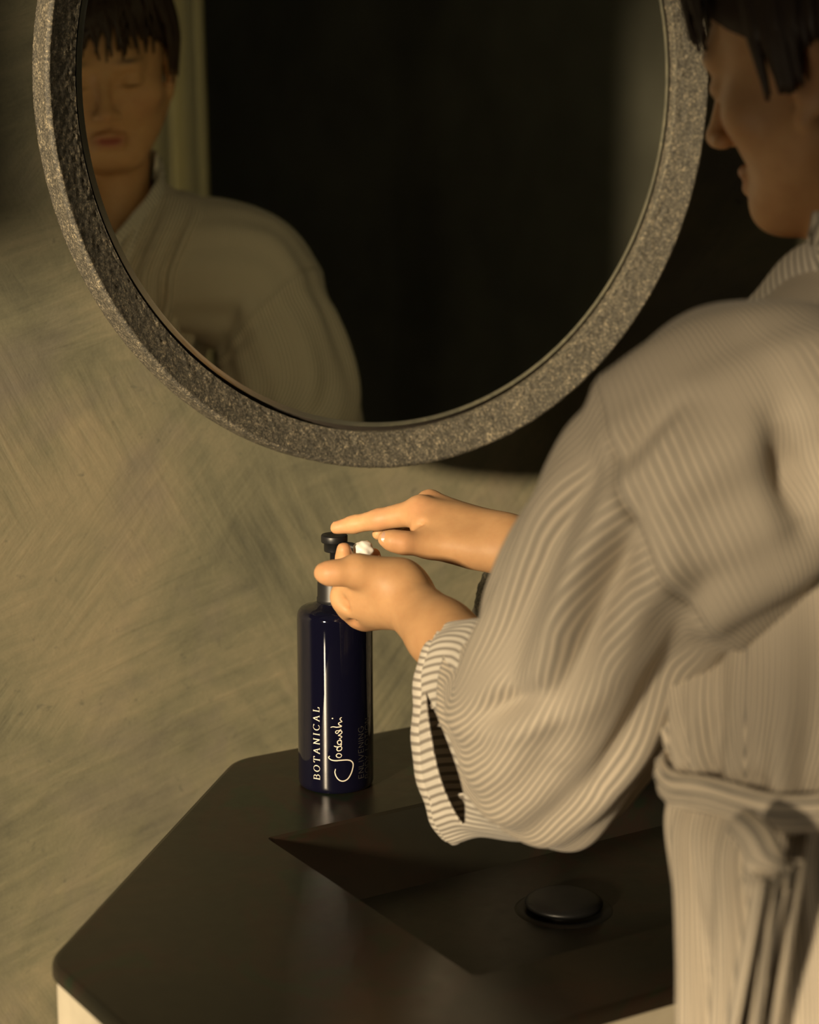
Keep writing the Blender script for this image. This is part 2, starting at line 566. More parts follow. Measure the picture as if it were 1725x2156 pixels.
def slab():
    V, F = [], []
    def loop(poly, z):
        b0 = len(V)
        V.extend([(x, y, z) for x, y in poly])
        return list(range(b0, b0 + len(poly)))
    def inset(poly, d):
        c = Vector((sum(p[0] for p in poly) / len(poly), sum(p[1] for p in poly) / len(poly)))
        n = len(poly)
        out = []
        for k in range(n):
            p0, p, p1 = Vector(poly[k - 1]), Vector(poly[k]), Vector(poly[(k + 1) % n])
            t = (p1 - p0).normalized()
            nrm = Vector((-t.y, t.x))
            if nrm.dot(c - p) < 0: nrm = -nrm
            out.append(tuple(p + nrm * d))
        return out
    po = round_poly(outer, 0.022, 8)
    e = 0.006
    rings = [loop(inset(po, 0.02), ZT - 0.0120), loop(po, ZT - 0.0115), loop(po, ZT - e)]
    for a in (30, 60):
        rings.append(loop(inset(po, e * (1 - math.cos(R(a)))), ZT - e + e * math.sin(R(a))))
    top = loop(inset(po, e), ZT)
    rings.append(top)
    for r0, r1 in zip(rings, rings[1:]):
        n = len(r0)
        for k in range(n):
            F.append((r0[k], r0[(k + 1) % n], r1[(k + 1) % n], r1[k]))
    # top face with a hole: bridge via triangulation done by bmesh
    pr = round_poly(rim, 0.006, 4)
    e2 = 0.0025
    rr = [loop(pr, ZT)]
    c = Vector((1.09, 1.36))
    def shrink(poly, d): return inset(poly, d)
    rr.append(loop(shrink(pr, e2 * 0.3), ZT - e2 * 0.3))
    rr.append(loop(shrink(pr, e2), ZT - e2))
    pf = round_poly(flo, 0.006, 4)
    rr.append(loop(pf, ZT - 0.048))
    for r0, r1 in zip(rr, rr[1:]):
        n = len(r0)
        for k in range(n):
            F.append((r0[k], r0[(k + 1) % n], r1[(k + 1) % n], r1[k]))
    F.append(tuple(rr[-1]))
    return V, F, top, rr[0], rings[0]
V, F, top, hole, bot = slab()
import bmesh
bm = bmesh.new()
vs = [bm.verts.new(v) for v in V]
for f in F: bm.faces.new([vs[i] for i in f])
bm.edges.ensure_lookup_table()
edges = []
for lp in (top, hole):
    for k in range(len(lp)):
        edges.append(bm.edges.get((vs[lp[k]], vs[lp[(k + 1) % len(lp)]])) or bm.edges.new((vs[lp[k]], vs[lp[(k + 1) % len(lp)]])))
bmesh.ops.triangle_fill(bm, edges=edges, use_beauty=True)
bmesh.ops.recalc_face_normals(bm, faces=bm.faces)
me = bpy.data.meshes.new('basin_slab')
bm.to_mesh(me)
bm.free()
me.materials.append(M_slab)
o = bpy.data.objects.new('basin_slab', me)
C.objects.link(o)
o.parent = basin
o.matrix_parent_inverse = Matrix.Translation(-basin.location)
# pedestal under the slab
pp = round_poly([(0.548, 1.385), (0.882, 1.731), (1.299, 1.731), (1.627, 1.385), (1.627, 1.217), (1.498, 1.098), (0.667, 1.098), (0.548, 1.217)], 0.022, 8)
V = [(x, y, z) for z in (0.0, 0.823) for x, y in pp]
n = len(pp)
F = [(k, (k + 1) % n, n + (k + 1) % n, n + k) for k in range(n)] 
mesh_obj('pedestal', V, F, M_pedestal, basin, smooth=False)
dr = (1.000, 1.352, ZT - 0.048)
drain = lathe('drain_cover', smooth_prof([(0.0005, 0.013), (0.018, 0.0125), (0.028, 0.011), (0.033, 0.0075), (0.032, 0.004), (0.024, 0.002), (0.023, 0.0)], 5), M_drain, basin, dr, 64)
lathe('drain_ring', [(0.030, 0.0), (0.038, 0.0018), (0.042, 0.0)], M_drain, drain, dr, 64)

# ------------------------------------------------------------------ bottle
BX, BY = 0.930, 1.618
bot = empty('lotion_bottle', (BX, BY, ZT))
tag(bot, 'tall glossy dark blue pump bottle with silver lettering on the basin edge', 'bottle')
B0 = (BX, BY, ZT)
RB = 0.0352
body = lathe('bottle_body', [(0.0005, 0.002), (0.029, 0.0015)] + list(smooth_prof([(0.0315, 0.0), (0.0338, 0.0012), (0.0350, 0.0042), (RB, 0.009)], 4)) + [(RB, 0.03), (RB, 0.09), (RB, 0.155)] + list(smooth_prof([(RB, 0.1595), (0.0346, 0.1648), (0.0325, 0.1682), (0.0285, 0.1708), (0.020, 0.1735), (0.0155, 0.176)], 5)), M_bottle, bot, B0, 128)
lathe('pump_collar', [(0.0158, 0.175), (0.0166, 0.1755), (0.0166, 0.179), (0.0160, 0.180), (0.0156, 0.2035), (0.0150, 0.2045), (0.007, 0.2050), (0.0065, 0.207)], M_black, bot, B0, 64)
pump = lathe('pump_head', [(0.0042, 0.203), (0.0042, 0.222), (0.0092, 0.2225), (0.0096, 0.2235), (0.0096, 0.2305), (0.0118, 0.2310), (0.0122, 0.2320), (0.0122, 0.2370), (0.0116, 0.2380), (0.006, 0.2372), (0.0003, 0.2368)], M_black, bot, B0, 64)
vx, vy = -BX / math.hypot(BX, BY), -BY / math.hypot(BX, BY)         # towards the woman's side
nd = np.array([0.50, -0.86, 0])
V, F = tube([np.array(B0) + nd * s + np.array([0, 0, 0.2285 - dz]) for s, dz in ((0.004, 0), (0.018, 0), (0.026, 0.0012), (0.031, 0.004))], [0.0042, 0.004, 0.0036, 0.0030], 16)
mesh_obj('nozzle', V, F, M_black, pump)

rx, ry = -vy, vx                                                     # image-right direction seen from the front
def on_bottle(ang, z, lift=0.00018):
    r = RB + lift
    return (BX + r * (vx * math.cos(ang) - rx * math.sin(ang) * -1 if False else vx * math.cos(ang) + rx * math.sin(ang)), BY + r * (vy * math.cos(ang) + ry * math.sin(ang)), ZT + z)

def ribbon(name, strokes, parent, material):
    """strokes: list of (points[(ang*R, z)], width function or number) laid on the bottle surface."""
    V, F = [], []
    for pts, wf in strokes:
        P = np.array(pts, float)
        if len(P) < 2: continue
        # resample
        T = np.gradient(P, axis=0)
        L = np.linalg.norm(T, axis=1)[:, None] + 1e-12
        T = T / L
        N = np.stack([-T[:, 1], T[:, 0]], -1)
        b0 = len(V)
        for k in range(len(P)):
            w = wf(T[k], k / (len(P) - 1)) if callable(wf) else wf
            for s in (-0.5, 0.5):
                q = P[k] + N[k] * w * s
                V.append(on_bottle(q[0] / RB, q[1]))
        for k in range(len(P) - 1):
            F.append((b0 + 2 * k, b0 + 2 * k + 1, b0 + 2 * k + 3, b0 + 2 * k + 2))
    return mesh_obj(name, V, F, material, parent)

def arc(cx, cy, rx_, ry_, a0, a1, n=22):
    return [(cx + rx_ * math.cos(R(a)), cy + ry_ * math.sin(R(a))) for a in np.linspace(a0, a1, n)]
# glyphs in a unit-height box: strokes of (points); serif capitals
G = {
    'B': [[(0.12, 0), (0.12, 1)], [(0.0, 1)] + arc(0.36, 0.76, 0.24, 0.24, 90, -90) + [(0.12, 0.52)], [(0.12, 0.52)] + arc(0.40, 0.26, 0.27, 0.26, 90, -90) + [(0.0, 0)]],
    'O': [arc(0.42, 0.5, 0.40, 0.5, 0, 360, 40)],
    'T': [[(0.38, 0), (0.38, 1)], [(0.0, 0.80), (0.02, 1), (0.74, 1), (0.76, 0.80)], [(0.24, 0), (0.52, 0)]],
    'A': [[(0.10, 0), (0.40, 1)], [(0.40, 1), (0.74, 0)], [(0.20, 0.36), (0.60, 0.36)], [(0.0, 0), (0.22, 0)], [(0.60, 0), (0.88, 0)]],
    'N': [[(0.12, 0), (0.12, 1)], [(0.12, 1), (0.70, 0)], [(0.70, 0), (0.70, 1)], [(0.0, 0), (0.24, 0)], [(0.58, 1), (0.82, 1)], [(0.0, 1), (0.14, 1)]],
    'I': [[(0.15, 0), (0.15, 1)], [(0.02, 0), (0.28, 0)], [(0.02, 1), (0.28, 1)]],
    'C': [arc(0.42, 0.5, 0.40, 0.5, 42, 318, 34), [(0.72, 0.83), (0.72, 0.98)]],
    'L': [[(0.14, 0), (0.14, 1)], [(0.0, 1), (0.28, 1)], [(0.0, 0), (0.60, 0), (0.64, 0.24)]],
}
ADV = {'B': .72, 'O': .86, 'T': .78, 'A': .90, 'N': .84, 'I': .32, 'C': .80, 'L': .68}
def densify(pts, step=0.06):
    out = []
    for a, c in zip(pts, pts[1:]):
        n = max(1, int(math.hypot(c[0] - a[0], c[1] - a[1]) / step))
        out += [(a[0] + (c[0] - a[0]) * t / n, a[1] + (c[1] - a[1]) * t / n) for t in range(n)]
    return out + [pts[-1]]
def line_text(text, z0, z1, a_base, a_top, glyphs, adv, wfun, gap):
    h = (a_base - a_top) * RB
    tot = sum(adv[c] if c != ' ' else 0.4 for c in text) + gap * (len(text) - 1)
    s = (z1 - z0) / tot
    x, out = 0, []
    for c in text:
        if c != ' ':
            for st in glyphs[c]:
                # text runs up the bottle: glyph x -> z, glyph y -> towards image left
                out.append(([(a_base * RB - y * h, z0 + (x + px_) * s) for px_, y in densify(st)], wfun))
            x += adv[c] + gap
        else:
            x += 0.4 + gap
    return out
def serif_w(T, t):                      # T[0] runs around the bottle (the glyph's height)
    return 0.00028 + 0.00058 * abs(T[0]) ** 2
ribbon('botanical_lettering', line_text('BOTANICAL', 0.0140, 0.0835, R(-25.0), R(-35.5), G, ADV, serif_w, 0.42), bot, M_ink)
SG = {
    'E': [[(0.5, 1), (0, 1), (0, 0), (0.5, 0)], [(0, 0.5), (0.44, 0.5)]], 'N': [[(0, 0), (0, 1), (0.62, 0), (0.62, 1)]], 'L': [[(0, 1), (0, 0), (0.46, 0)]],
    'I': [[(0.04, 0), (0.04, 1)]], 'V': [[(0, 1), (0.34, 0), (0.68, 1)]], 'G': [arc(0.44, 0.5, 0.42, 0.5, 45, 330, 30) + [(0.86, 0.48), (0.52, 0.48)]],
    'B': [[(0, 0), (0, 1)] + arc(0.26, 0.76, 0.22, 0.24, 90, -90) + [(0, 0.52)], [(0, 0.52)] + arc(0.30, 0.26, 0.24, 0.26, 90, -90) + [(0, 0)]],
    'O': [arc(0.44, 0.5, 0.43, 0.5, 0, 360, 36)], 'D': [[(0, 0), (0, 1)] + arc(0.26, 0.5, 0.40, 0.5, 90, -90) + [(0, 0)]],
    'Y': [[(0, 1), (0.3, 0.5), (0.6, 1)], [(0.3, 0.5), (0.3, 0)]], 'T': [[(0, 1), (0.6, 1)], [(0.3, 1), (0.3, 0)]],
}
SA = {'E': .5, 'N': .62, 'L': .46, 'I': .08, 'V': .68, 'G': .86, 'B': .54, 'O': .88, 'D': .66, 'Y': .6, 'T': .6}
ribbon('product_lettering', line_text('ENLIVENING', 0.0137, 0.0632, R(46.0), R(36.0), SG, SA, 0.00035, 0.30) + line_text('BODY LOTION', 0.0120, 0.0690, R(59.5), R(49.5), SG, SA, 0.00035, 0.26), bot, M_ink_shaded)
def sig(pts):                           # digitised on the label plane: (x, y) in fine label units
    out = []
    for x, y in smooth_prof(pts, 8):
        px_, py_ = 540 + x / 4.107, 1380 + y / 4.107
        s_ = max(-0.99, min(0.99, (px_ - 709) / 79.0))
        out.append((math.asin(s_) * RB, (1673 - py_) / 2124))
    return out
def pen(w):
    return lambda T, t: w * (0.55 + 0.45 * math.sin(math.pi * min(1, max(0, t))) ** 0.5)
SIGS = [
    ([(690, 980), (684, 1010), (697, 1048), (722, 1076), (756, 1085), (792, 1070), (820, 1030), (835, 985), (838, 950), (822, 924), (790, 911), (740, 909), (690, 911), (655, 905), (634, 890), (634, 880), (642, 873)], 0.0011),
    ([(738, 880), (722, 886), (702, 880), (697, 866), (710, 853), (732, 856), (741, 868), (738, 880)], 0.0008),
    ([(678, 788), (700, 796), (735, 792)], 0.0009),
    ([(735, 792), (744, 806), (736, 824), (712, 829), (702, 815), (714, 798), (735, 790), (741, 775), (738, 768)], 0.0009),
    ([(738, 768), (742, 752), (724, 742), (708, 752), (712, 772), (730, 776), (742, 760), (738, 742), (722, 728)], 0.0008),
    ([(722, 728), (738, 722), (744, 712), (728, 704), (716, 700), (734, 690), (746, 676), (738, 662), (722, 668), (706, 684), (692, 676), (700, 662), (720, 660), (740, 650)], 0.0008),
    ([(650, 634), (672, 628), (705, 632), (742, 626), (722, 612), (718, 600), (732, 592), (748, 588)], 0.0009),
    ([(748, 588), (738, 576), (730, 566), (736, 556), (746, 552)], 0.0008),
    ([(662, 562), (672, 556)], 0.0011),
]
ribbon('signature', [(sig(p), pen(w)) for p, w in SIGS], bot, M_ink)

# ------------------------------------------------------------------ rough stone vase half hidden behind the sleeve
def rough(P, th):
    out = P.copy()
    for i in range(P.shape[0]):
        for j in range(P.shape[1]):
            x, y, z = P[i, j]
            s = 1 + 0.05 * noise.noise((x * 60, y * 60, z * 60)) + 0.04 * noise.noise((x * 170, y * 170, z * 170))
            out[i, j, 0] *= s
            out[i, j, 1] *= s
    return out
VP = (1.135, 1.605, ZT)
vase = lathe('stone_vase', smooth_prof([(0.001, 0.0), (0.030, 0.0), (0.046, 0.02), (0.056, 0.07), (0.055, 0.115), (0.046, 0.16), (0.033, 0.195), (0.024, 0.212), (0.020, 0.214), (0.018, 0.20), (0.001, 0.12)], 12), M_stone, None, VP, 220, None, rough)
tag(vase, 'rough dark speckled stone vase behind the striped sleeve', 'vase')


# ------------------------------------------------------------------ signed distance modelling for the figure
class Field:
    def __init__(s, lo, hi, h):
        s.lo, s.h = np.array(lo, float), h
        s.n = np.ceil((np.array(hi) - s.lo) / h).astype(int) + 1
        s.D = np.full(s.n, 0.06, np.float32)

    def sl(s, lo, hi):
        a = np.clip(np.floor((np.array(lo) - s.lo) / s.h).astype(int), 0, s.n)
        b = np.clip(np.ceil((np.array(hi) - s.lo) / s.h).astype(int) + 1, 0, s.n)
        if np.any(b <= a): return None, None
        ax = [s.lo[k] + s.h * np.arange(a[k], b[k]) for k in range(3)]
        X = np.stack(np.meshgrid(*ax, indexing='ij'), -1).astype(np.float32)
        return tuple(slice(a[k], b[k]) for k in range(3)), X

    def put(s, S_, d, k, sub=False):
        A = s.D[S_]
        if sub:
            d = -d
            hh = np.clip(0.5 - 0.5 * (d - A) / k, 0, 1)
            s.D[S_] = A + (d - A) * (1 - hh) + k * hh * (1 - hh)
        else:
            hh = np.clip(0.5 + 0.5 * (A - d) / k, 0, 1)
            s.D[S_] = A + (d - A) * hh - k * hh * (1 - hh)

    def cap(s, a, b, ra, rb=None, k=0.006, sub=False):
        rb = ra if rb is None else rb
        a, b = np.array(a, np.float32), np.array(b, np.float32)
        m = max(ra, rb) + k + 2 * s.h
        S_, X = s.sl(np.minimum(a, b) - m, np.maximum(a, b) + m)
        if S_ is None: return
        ba = b - a
        t = np.clip(((X - a) @ ba) / (ba @ ba + 1e-12), 0, 1)
        d = np.linalg.norm(X - a - t[..., None] * ba, axis=-1) - (ra + (rb - ra) * t)
        s.put(S_, d, k, sub)

    def ell(s, c, r, rot=None, k=0.01, sub=False):
        c, r = np.array(c, np.float32), np.array(r, np.float32)
        m = r.max() + k + 2 * s.h
        S_, X = s.sl(c - m, c + m)
        if S_ is None: return
        Q = X - c
        if rot is not None: Q = Q @ np.array(rot, np.float32)
        k0 = np.linalg.norm(Q / r, axis=-1)
        k1 = np.linalg.norm(Q / (r * r), axis=-1) + 1e-9
        s.put(S_, k0 * (k0 - 1) / k1, k, sub)

    def chain(s, pts, rad, k=0.004):
        for i in range(len(pts) - 1):
            s.cap(pts[i], pts[i + 1], rad[i], rad[i + 1], k)

    def mesh(s, relax=1):
        D = s.D
        I = D < 0
        cnt = np.zeros(tuple(s.n - 1), np.uint8)
        for a in (0, 1):
            for b in (0, 1):
                for c in (0, 1):
                    cnt += I[a:s.n[0] - 1 + a, b:s.n[1] - 1 + b, c:s.n[2] - 1 + c]
        idx = np.argwhere((cnt > 0) & (cnt < 8))
        nx, ny_, nz_ = s.n - 1
        flat = (idx[:, 0] * ny_ + idx[:, 1]) * nz_ + idx[:, 2]
        cor = np.array([(a, b, c) for a in (0, 1) for b in (0, 1) for c in (0, 1)])
        val = np.stack([D[idx[:, 0] + c[0], idx[:, 1] + c[1], idx[:, 2] + c[2]] for c in cor], 1)
        acc = np.zeros((len(idx), 3))
        num = np.zeros(len(idx))
        for i in range(8):
            for j in range(i + 1, 8):
                if np.abs(cor[i] - cor[j]).sum() != 1: continue
                va, vb = val[:, i], val[:, j]
                m_ = (va < 0) != (vb < 0)
                t = np.where(m_, va / np.where(m_, va - vb, 1), 0)
                acc += np.where(m_[:, None], cor[i] + t[:, None] * (cor[j] - cor[i]), 0)
                num += m_
        V = s.lo + s.h * (idx + acc / num[:, None])
        Fs = []
        for ax in range(3):
            o1, o2 = [(1, 2), (2, 0), (0, 1)][ax]
            sa = [slice(0, s.n[k]) for k in range(3)]
            sb = [slice(0, s.n[k]) for k in range(3)]
            sa[ax] = slice(0, s.n[ax] - 1)
            sb[ax] = slice(1, s.n[ax])
            A, B = I[tuple(sa)], I[tuple(sb)]
            e = np.argwhere(A != B)
            e = e[(e[:, o1] > 0) & (e[:, o2] > 0) & (e[:, o1] < s.n[o1] - 1) & (e[:, o2] < s.n[o2] - 1)]
            fl = A[e[:, 0], e[:, 1], e[:, 2]]
            q = []
            for d1, d2 in ((0, 0), (-1, 0), (-1, -1), (0, -1)):
                c = e.copy()
                c[:, o1] += d1
                c[:, o2] += d2
                q.append(np.searchsorted(flat, (c[:, 0] * ny_ + c[:, 1]) * nz_ + c[:, 2]))
            q = np.stack(q, 1)
            q[~fl] = q[~fl][:, ::-1]
            Fs.append(q)
        F_ = np.concatenate(Fs)
        for _ in range(relax):
            acc = np.zeros_like(V)
            num = np.zeros(len(V))
            for a in range(4):
                u, w = F_[:, a], F_[:, (a + 1) % 4]
                for d in range(3):
                    acc[:, d] += np.bincount(u, V[w, d], len(V)) + np.bincount(w, V[u, d], len(V))
                num += np.bincount(u, minlength=len(V)) + np.bincount(w, minlength=len(V))
            V = V * 0.45 + 0.55 * acc / np.maximum(num, 1)[:, None]
        return V, F_

NEAR = R(-50)
BODY_FOLDS = []
LEFT_FOLDS = [
    ((0.7932, 1.0235, 1.2410), (0.8151, 0.9961, 1.2834), 0.010, -0.0150),
    ((0.8028, 1.0164, 1.2366), (0.8217, 0.9899, 1.2747), 0.008, 0.0105),
    ((0.8622, 0.9529, 1.2763), (0.8701, 0.9327, 1.2137), 0.012, -0.0240),
    ((0.7934, 1.0585, 1.2370), (0.8099, 1.1654, 1.0760), 0.010, -0.0158),
    ((0.8022, 1.0400, 1.2329), (0.8258, 1.1644, 1.0634), 0.009, 0.0158),
    ((0.8108, 1.0310, 1.2181), (0.8393, 1.1543, 1.0568), 0.009, -0.0135),
    ((0.8262, 1.0156, 1.1944), (0.8524, 1.1599, 1.0144), 0.012, 0.0135),
    ((0.8357, 1.2549, 1.0153), (0.8483, 1.1844, 1.0549), 0.010, -0.0090),
    ((0.8389, 1.2499, 1.0031), (0.8593, 1.1645, 1.0511), 0.012, 0.0070),
    ((0.8409, 0.9992, 1.1648), (0.8726, 1.1407, 0.9876), 0.012, -0.0135),
]
KNOT = np.array((0.8042, 0.8916, 1.0252))
SLIT = ((0.8467, 1.3308, 1.0092), (0.8610, 1.2966, 0.9059))
# ------------------------------------------------------------------ the woman
person = empty('person', (0.94, 0.97, 0))
tag(person, 'person in a striped robe with short dark hair pressing the pump bottle', 'person')
bf = np.array([-0.300, 0.954, 0.0])      # the way the body faces
br = np.array([0.954, 0.300, 0.0])       # towards the body's right

# head frame
HY, HP, HR = R(-25), R(-13), R(-4)
Rh = (Matrix.Rotation(-HY, 3, 'Z') @ Matrix.Rotation(HP, 3, 'X') @ Matrix.Rotation(HR, 3, 'Y'))
RH = np.array(Rh)
EYE = np.array([1.026, 1.200, 1.474])
HO = EYE - RH @ np.array([0, 0.086, 0.0])
def H(x, y, z): return HO + RH @ np.array([x, y, z])

# joints
shL, shR = (0.905, 1.050, 1.240), (1.235, 1.160, 1.255)
elL, elR = (0.8956, 1.2188, 0.9963), (1.225, 1.295, 1.015)
wrL, wrR = (0.9031, 1.4562, 1.0507), (1.0282, 1.4813, 1.0789)

f = Field((0.62, 0.84, 0.96), (1.42, 1.72, 1.66), 0.0025)
# torso, neck, arms
f.ell((0.985, 1.025, 1.03), (0.105, 0.08, 0.14), np.stack([br, bf, [0, 0, 1]], 1), 0.03)
f.ell((1.04, 1.075, 1.20), (0.125, 0.085, 0.13), np.stack([br, bf, [0, 0, 1]], 1), 0.04)
f.cap(shL, shR, 0.042, 0.042, 0.03)
f.cap((1.075, 1.088, 1.24), (1.080, 1.092, 1.31), 0.060, 0.046, 0.03)
f.cap((1.080, 1.095, 1.31), tuple(H(0, -0.022, -0.06)), 0.047, 0.048, 0.02)
f.chain([shL, elL], [0.042, 0.036], 0.01)
f.chain([shR, elR], [0.042, 0.036], 0.01)
f.chain([elL, (0.9014, 1.3929, 1.0335), wrL], [0.039, 0.0275, 0.0230], 0.012)
f.chain([elR, tuple(0.55 * np.array(elR) + 0.45 * np.array(wrR) + [0, 0, 0.004]), wrR], [0.038, 0.032, 0.0225], 0.012)
# head
def hell(c, r, k=0.012, sub=False): f.ell(H(*c), r, RH, k, sub)
def hcap(a, b_, ra, rb=None, k=0.008, sub=False): f.cap(H(*a), H(*b_), ra, rb, k, sub)
hell((0, -0.012, 0.045), (0.077, 0.095, 0.081), 0.02)
hell((0, 0.028, -0.022), (0.0675, 0.057, 0.078), 0.03)
hell((0, 0.058, -0.092), (0.026, 0.022, 0.019), 0.025)
for s in (-1, 1):
    hcap((s * 0.058, 0.000, -0.045), (s * 0.025, 0.056, -0.091), 0.017, 0.017, 0.025)
    hell((s * 0.045, 0.054, -0.022), (0.021, 0.018, 0.016), 0.02)
hcap((-0.034, 0.074, 0.020), (0.034, 0.074, 0.020), 0.011, 0.011, 0.018)
for s in (-1, 1):
    hell((s * 0.033, 0.094, 0.001), (0.016, 0.012, 0.010), 0.012, True)
    hell((s * 0.032, 0.073, -0.001), (0.015, 0.013, 0.011), 0.004)
hcap((0, 0.083, 0.010), (0, 0.1015, -0.031), 0.0065, 0.0082, 0.010)
hell((0, 0.1010, -0.034), (0.0096, 0.0100, 0.0082), 0.007)
for s in (-1, 1):
    hell((s * 0.0115, 0.0945, -0.0375), (0.0068, 0.0088, 0.0064), 0.005)
    hell((s * 0.0062, 0.0990, -0.0445), (0.0030, 0.0038, 0.0028), 0.002, True)
hcap((-0.017, 0.0805, -0.066), (-0.004, 0.0865, -0.0625), 0.0040, 0.0050, 0.006)
hcap((0.017, 0.0805, -0.066), (0.004, 0.0865, -0.0625), 0.0040, 0.0050, 0.006)
hcap((-0.013, 0.0805, -0.0745), (0.013, 0.0805, -0.0745), 0.0062, 0.0062, 0.006)
hcap((-0.022, 0.0845, -0.0690), (0.022, 0.0845, -0.0690), 0.0014, 0.0014, 0.003, True)
for s in (-1, 1):
    hell((s * 0.079, -0.010, -0.005), (0.008, 0.019, 0.031), 0.006)
    hell((s * 0.086, -0.006, 0.000), (0.005, 0.010, 0.018), 0.004, True)
    hell((s * 0.076, 0.002, -0.034), (0.006, 0.008, 0.010), 0.005)
# right hand (its fingers press the pump)
RW = (1.0282, 1.4813, 1.0789)
MI, MM, MR, MP = (0.9746, 1.5409, 1.1021), (0.9942, 1.5567, 1.1033), (1.0135, 1.5700, 1.0940), (1.0298, 1.5774, 1.0820)
for Mk, r1 in ((MI, 0.0150), (MM, 0.0135), (MR, 0.0125), (MP, 0.0115)):
    f.cap(RW, Mk, 0.0185, r1, 0.012)
f.cap((1.0152, 1.4756, 1.0717), (0.9640, 1.5132, 1.0800), 0.0185, 0.0135, 0.012)
f.cap((1.0030, 1.4963, 1.0756), (0.9718, 1.5255, 1.0910), 0.0170, 0.0140, 0.012)
f.chain([(0.9646, 1.5102, 1.0788), (0.9401, 1.5143, 1.0826), (0.9319, 1.5200, 1.0846), (0.9278, 1.5252, 1.0858)], [0.0122, 0.0098, 0.0090, 0.0068], 0.005)
f.chain([MI, (0.9493, 1.5712, 1.0922), (0.9347, 1.5908, 1.0859), (0.9232, 1.6019, 1.0821)], [0.0128, 0.0096, 0.0080, 0.0064], 0.004)
f.chain([MM, (0.9801, 1.5886, 1.0847), (0.9683, 1.5909, 1.0785), (0.9597, 1.5893, 1.0745)], [0.0115, 0.0085, 0.0075, 0.0062], 0.003)
f.chain([MR, (0.9993, 1.6014, 1.0776), (0.9845, 1.6040, 1.0698), (0.9749, 1.5992, 1.0656)], [0.0110, 0.0083, 0.0073, 0.0060], 0.003)
f.chain([MP, (1.0171, 1.6047, 1.0677), (1.0058, 1.6051, 1.0599), (0.9963, 1.6006, 1.0565)], [0.0100, 0.0074, 0.0066, 0.0056], 0.003)
# knuckle relief and tendons on the back of the hand
for Mk, o_ in ((MI, 0), (MM, 0), (MR, 0)):
    f.ell(tuple(np.array(Mk) + np.array([0, 0, 0.0055])), (0.0085, 0.0085, 0.007), None, 0.006)
# left hand (cupped below the nozzle)
LW = (0.9031, 1.4562, 1.0507)
LI, LM, LR, LP = (0.8721, 1.4986, 1.0462), (0.8814, 1.5057, 1.0351), (0.8928, 1.5107, 1.0257), (0.9041, 1.5143, 1.0199)
for Mk, r1 in ((LI, 0.0130), (LM, 0.0118), (LR, 0.0118), (LP, 0.0112)):
    f.cap(LW, Mk, 0.0195, r1, 0.014)
f.cap((0.8997, 1.4584, 1.0655), (0.8664, 1.4696, 1.0757), 0.0185, 0.0150, 0.014)
f.ell((0.8876, 1.4873, 1.0545), (0.024, 0.022, 0.024), None, 0.014)
f.chain([(0.8659, 1.4687, 1.0755), (0.8498, 1.4727, 1.0755), (0.8431, 1.4768, 1.0751), (0.8402, 1.4799, 1.0753)], [0.0138, 0.0108, 0.0100, 0.0085], 0.004)
f.chain([LI, (0.8996, 1.5473, 1.0546), (0.9016, 1.5513, 1.0664), (0.8991, 1.5478, 1.0751)], [0.0125, 0.0090, 0.0080, 0.0068], 0.003)
f.chain([LM, (0.9183, 1.5576, 1.0459), (0.9208, 1.5567, 1.0587), (0.9188, 1.5501, 1.0659)], [0.0120, 0.0090, 0.0080, 0.0068], 0.003)
f.chain([LR, (0.9330, 1.5591, 1.0406), (0.9349, 1.5589, 1.0544), (0.9329, 1.5532, 1.0653)], [0.0118, 0.0086, 0.0078, 0.0066], 0.003)
f.chain([LP, (0.9415, 1.5520, 1.0331), (0.9418, 1.5524, 1.0452), (0.9373, 1.5482, 1.0562)], [0.0105, 0.0076, 0.0068, 0.0058], 0.003)
f.cap((0.8604, 1.4881, 1.0475), (0.8779, 1.4847, 1.0388), 0.0036, 0.0026, 0.009, True)
f.cap((0.8794, 1.5001, 1.0218), (0.8762, 1.4865, 1.0320), 0.0030, 0.0020, 0.005, True)
f.cap((0.9472, 1.5273, 1.0943), (0.9633, 1.5176, 1.0959), 0.0035, 0.0015, 0.005, True)

V1, F1 = f.mesh(2)
# skin colour
base = np.array([0.66, 0.385, 0.185])
col = np.tile(base, (len(V1), 1))
L = (V1 - HO) @ RH
def paint(mask, c): col[:] = col + np.clip(mask, 0, 1)[:, None] * (np.array(c) - col)
def blob(c, r, soft=1.5): return np.exp(-(((L - np.array(c)) / np.array(r)) ** 2).sum(1) * soft)
for s in (-1, 1):
    paint(0.35 * blob((s * 0.042, 0.062, -0.030), (0.024, 0.03, 0.02)), (0.58, 0.25, 0.14))
    paint(0.9 * blob((s * 0.033, 0.085, 0.0245), (0.019, 0.02, 0.0042)), (0.06, 0.035, 0.02))
    paint(0.85 * blob((s * 0.032, 0.084, -0.0055), (0.014, 0.010, 0.0022)), (0.03, 0.018, 0.012))
    paint(0.4 * blob((s * 0.080, -0.01, 0.0), (0.012, 0.02, 0.03)), (0.55, 0.22, 0.12))
paint(1.4 * blob((0, 0.085, -0.069), (0.021, 0.012, 0.0085)), (0.42, 0.13, 0.09))
paint(0.3 * blob((0, 0.112, -0.037), (0.014, 0.012, 0.012)), (0.58, 0.24, 0.13))
for P_ in ((0.9686, 1.5314, 1.1066), (0.9893, 1.5490, 1.1086), (0.9445, 1.5631, 1.0959), (0.9373, 1.5097, 1.0859), (0.9219, 1.5978, 1.0865), (0.8975, 1.5449, 1.0789), (0.8388, 1.4749, 1.0761), (0.9286, 1.5475, 1.0704), (0.8879, 1.5001, 1.0190)):
    d2 = ((V1 - np.array(P_)) ** 2).sum(1)
    paint(0.35 * np.exp(-d2 / (2 * 0.009 ** 2)), (0.60, 0.26, 0.14))
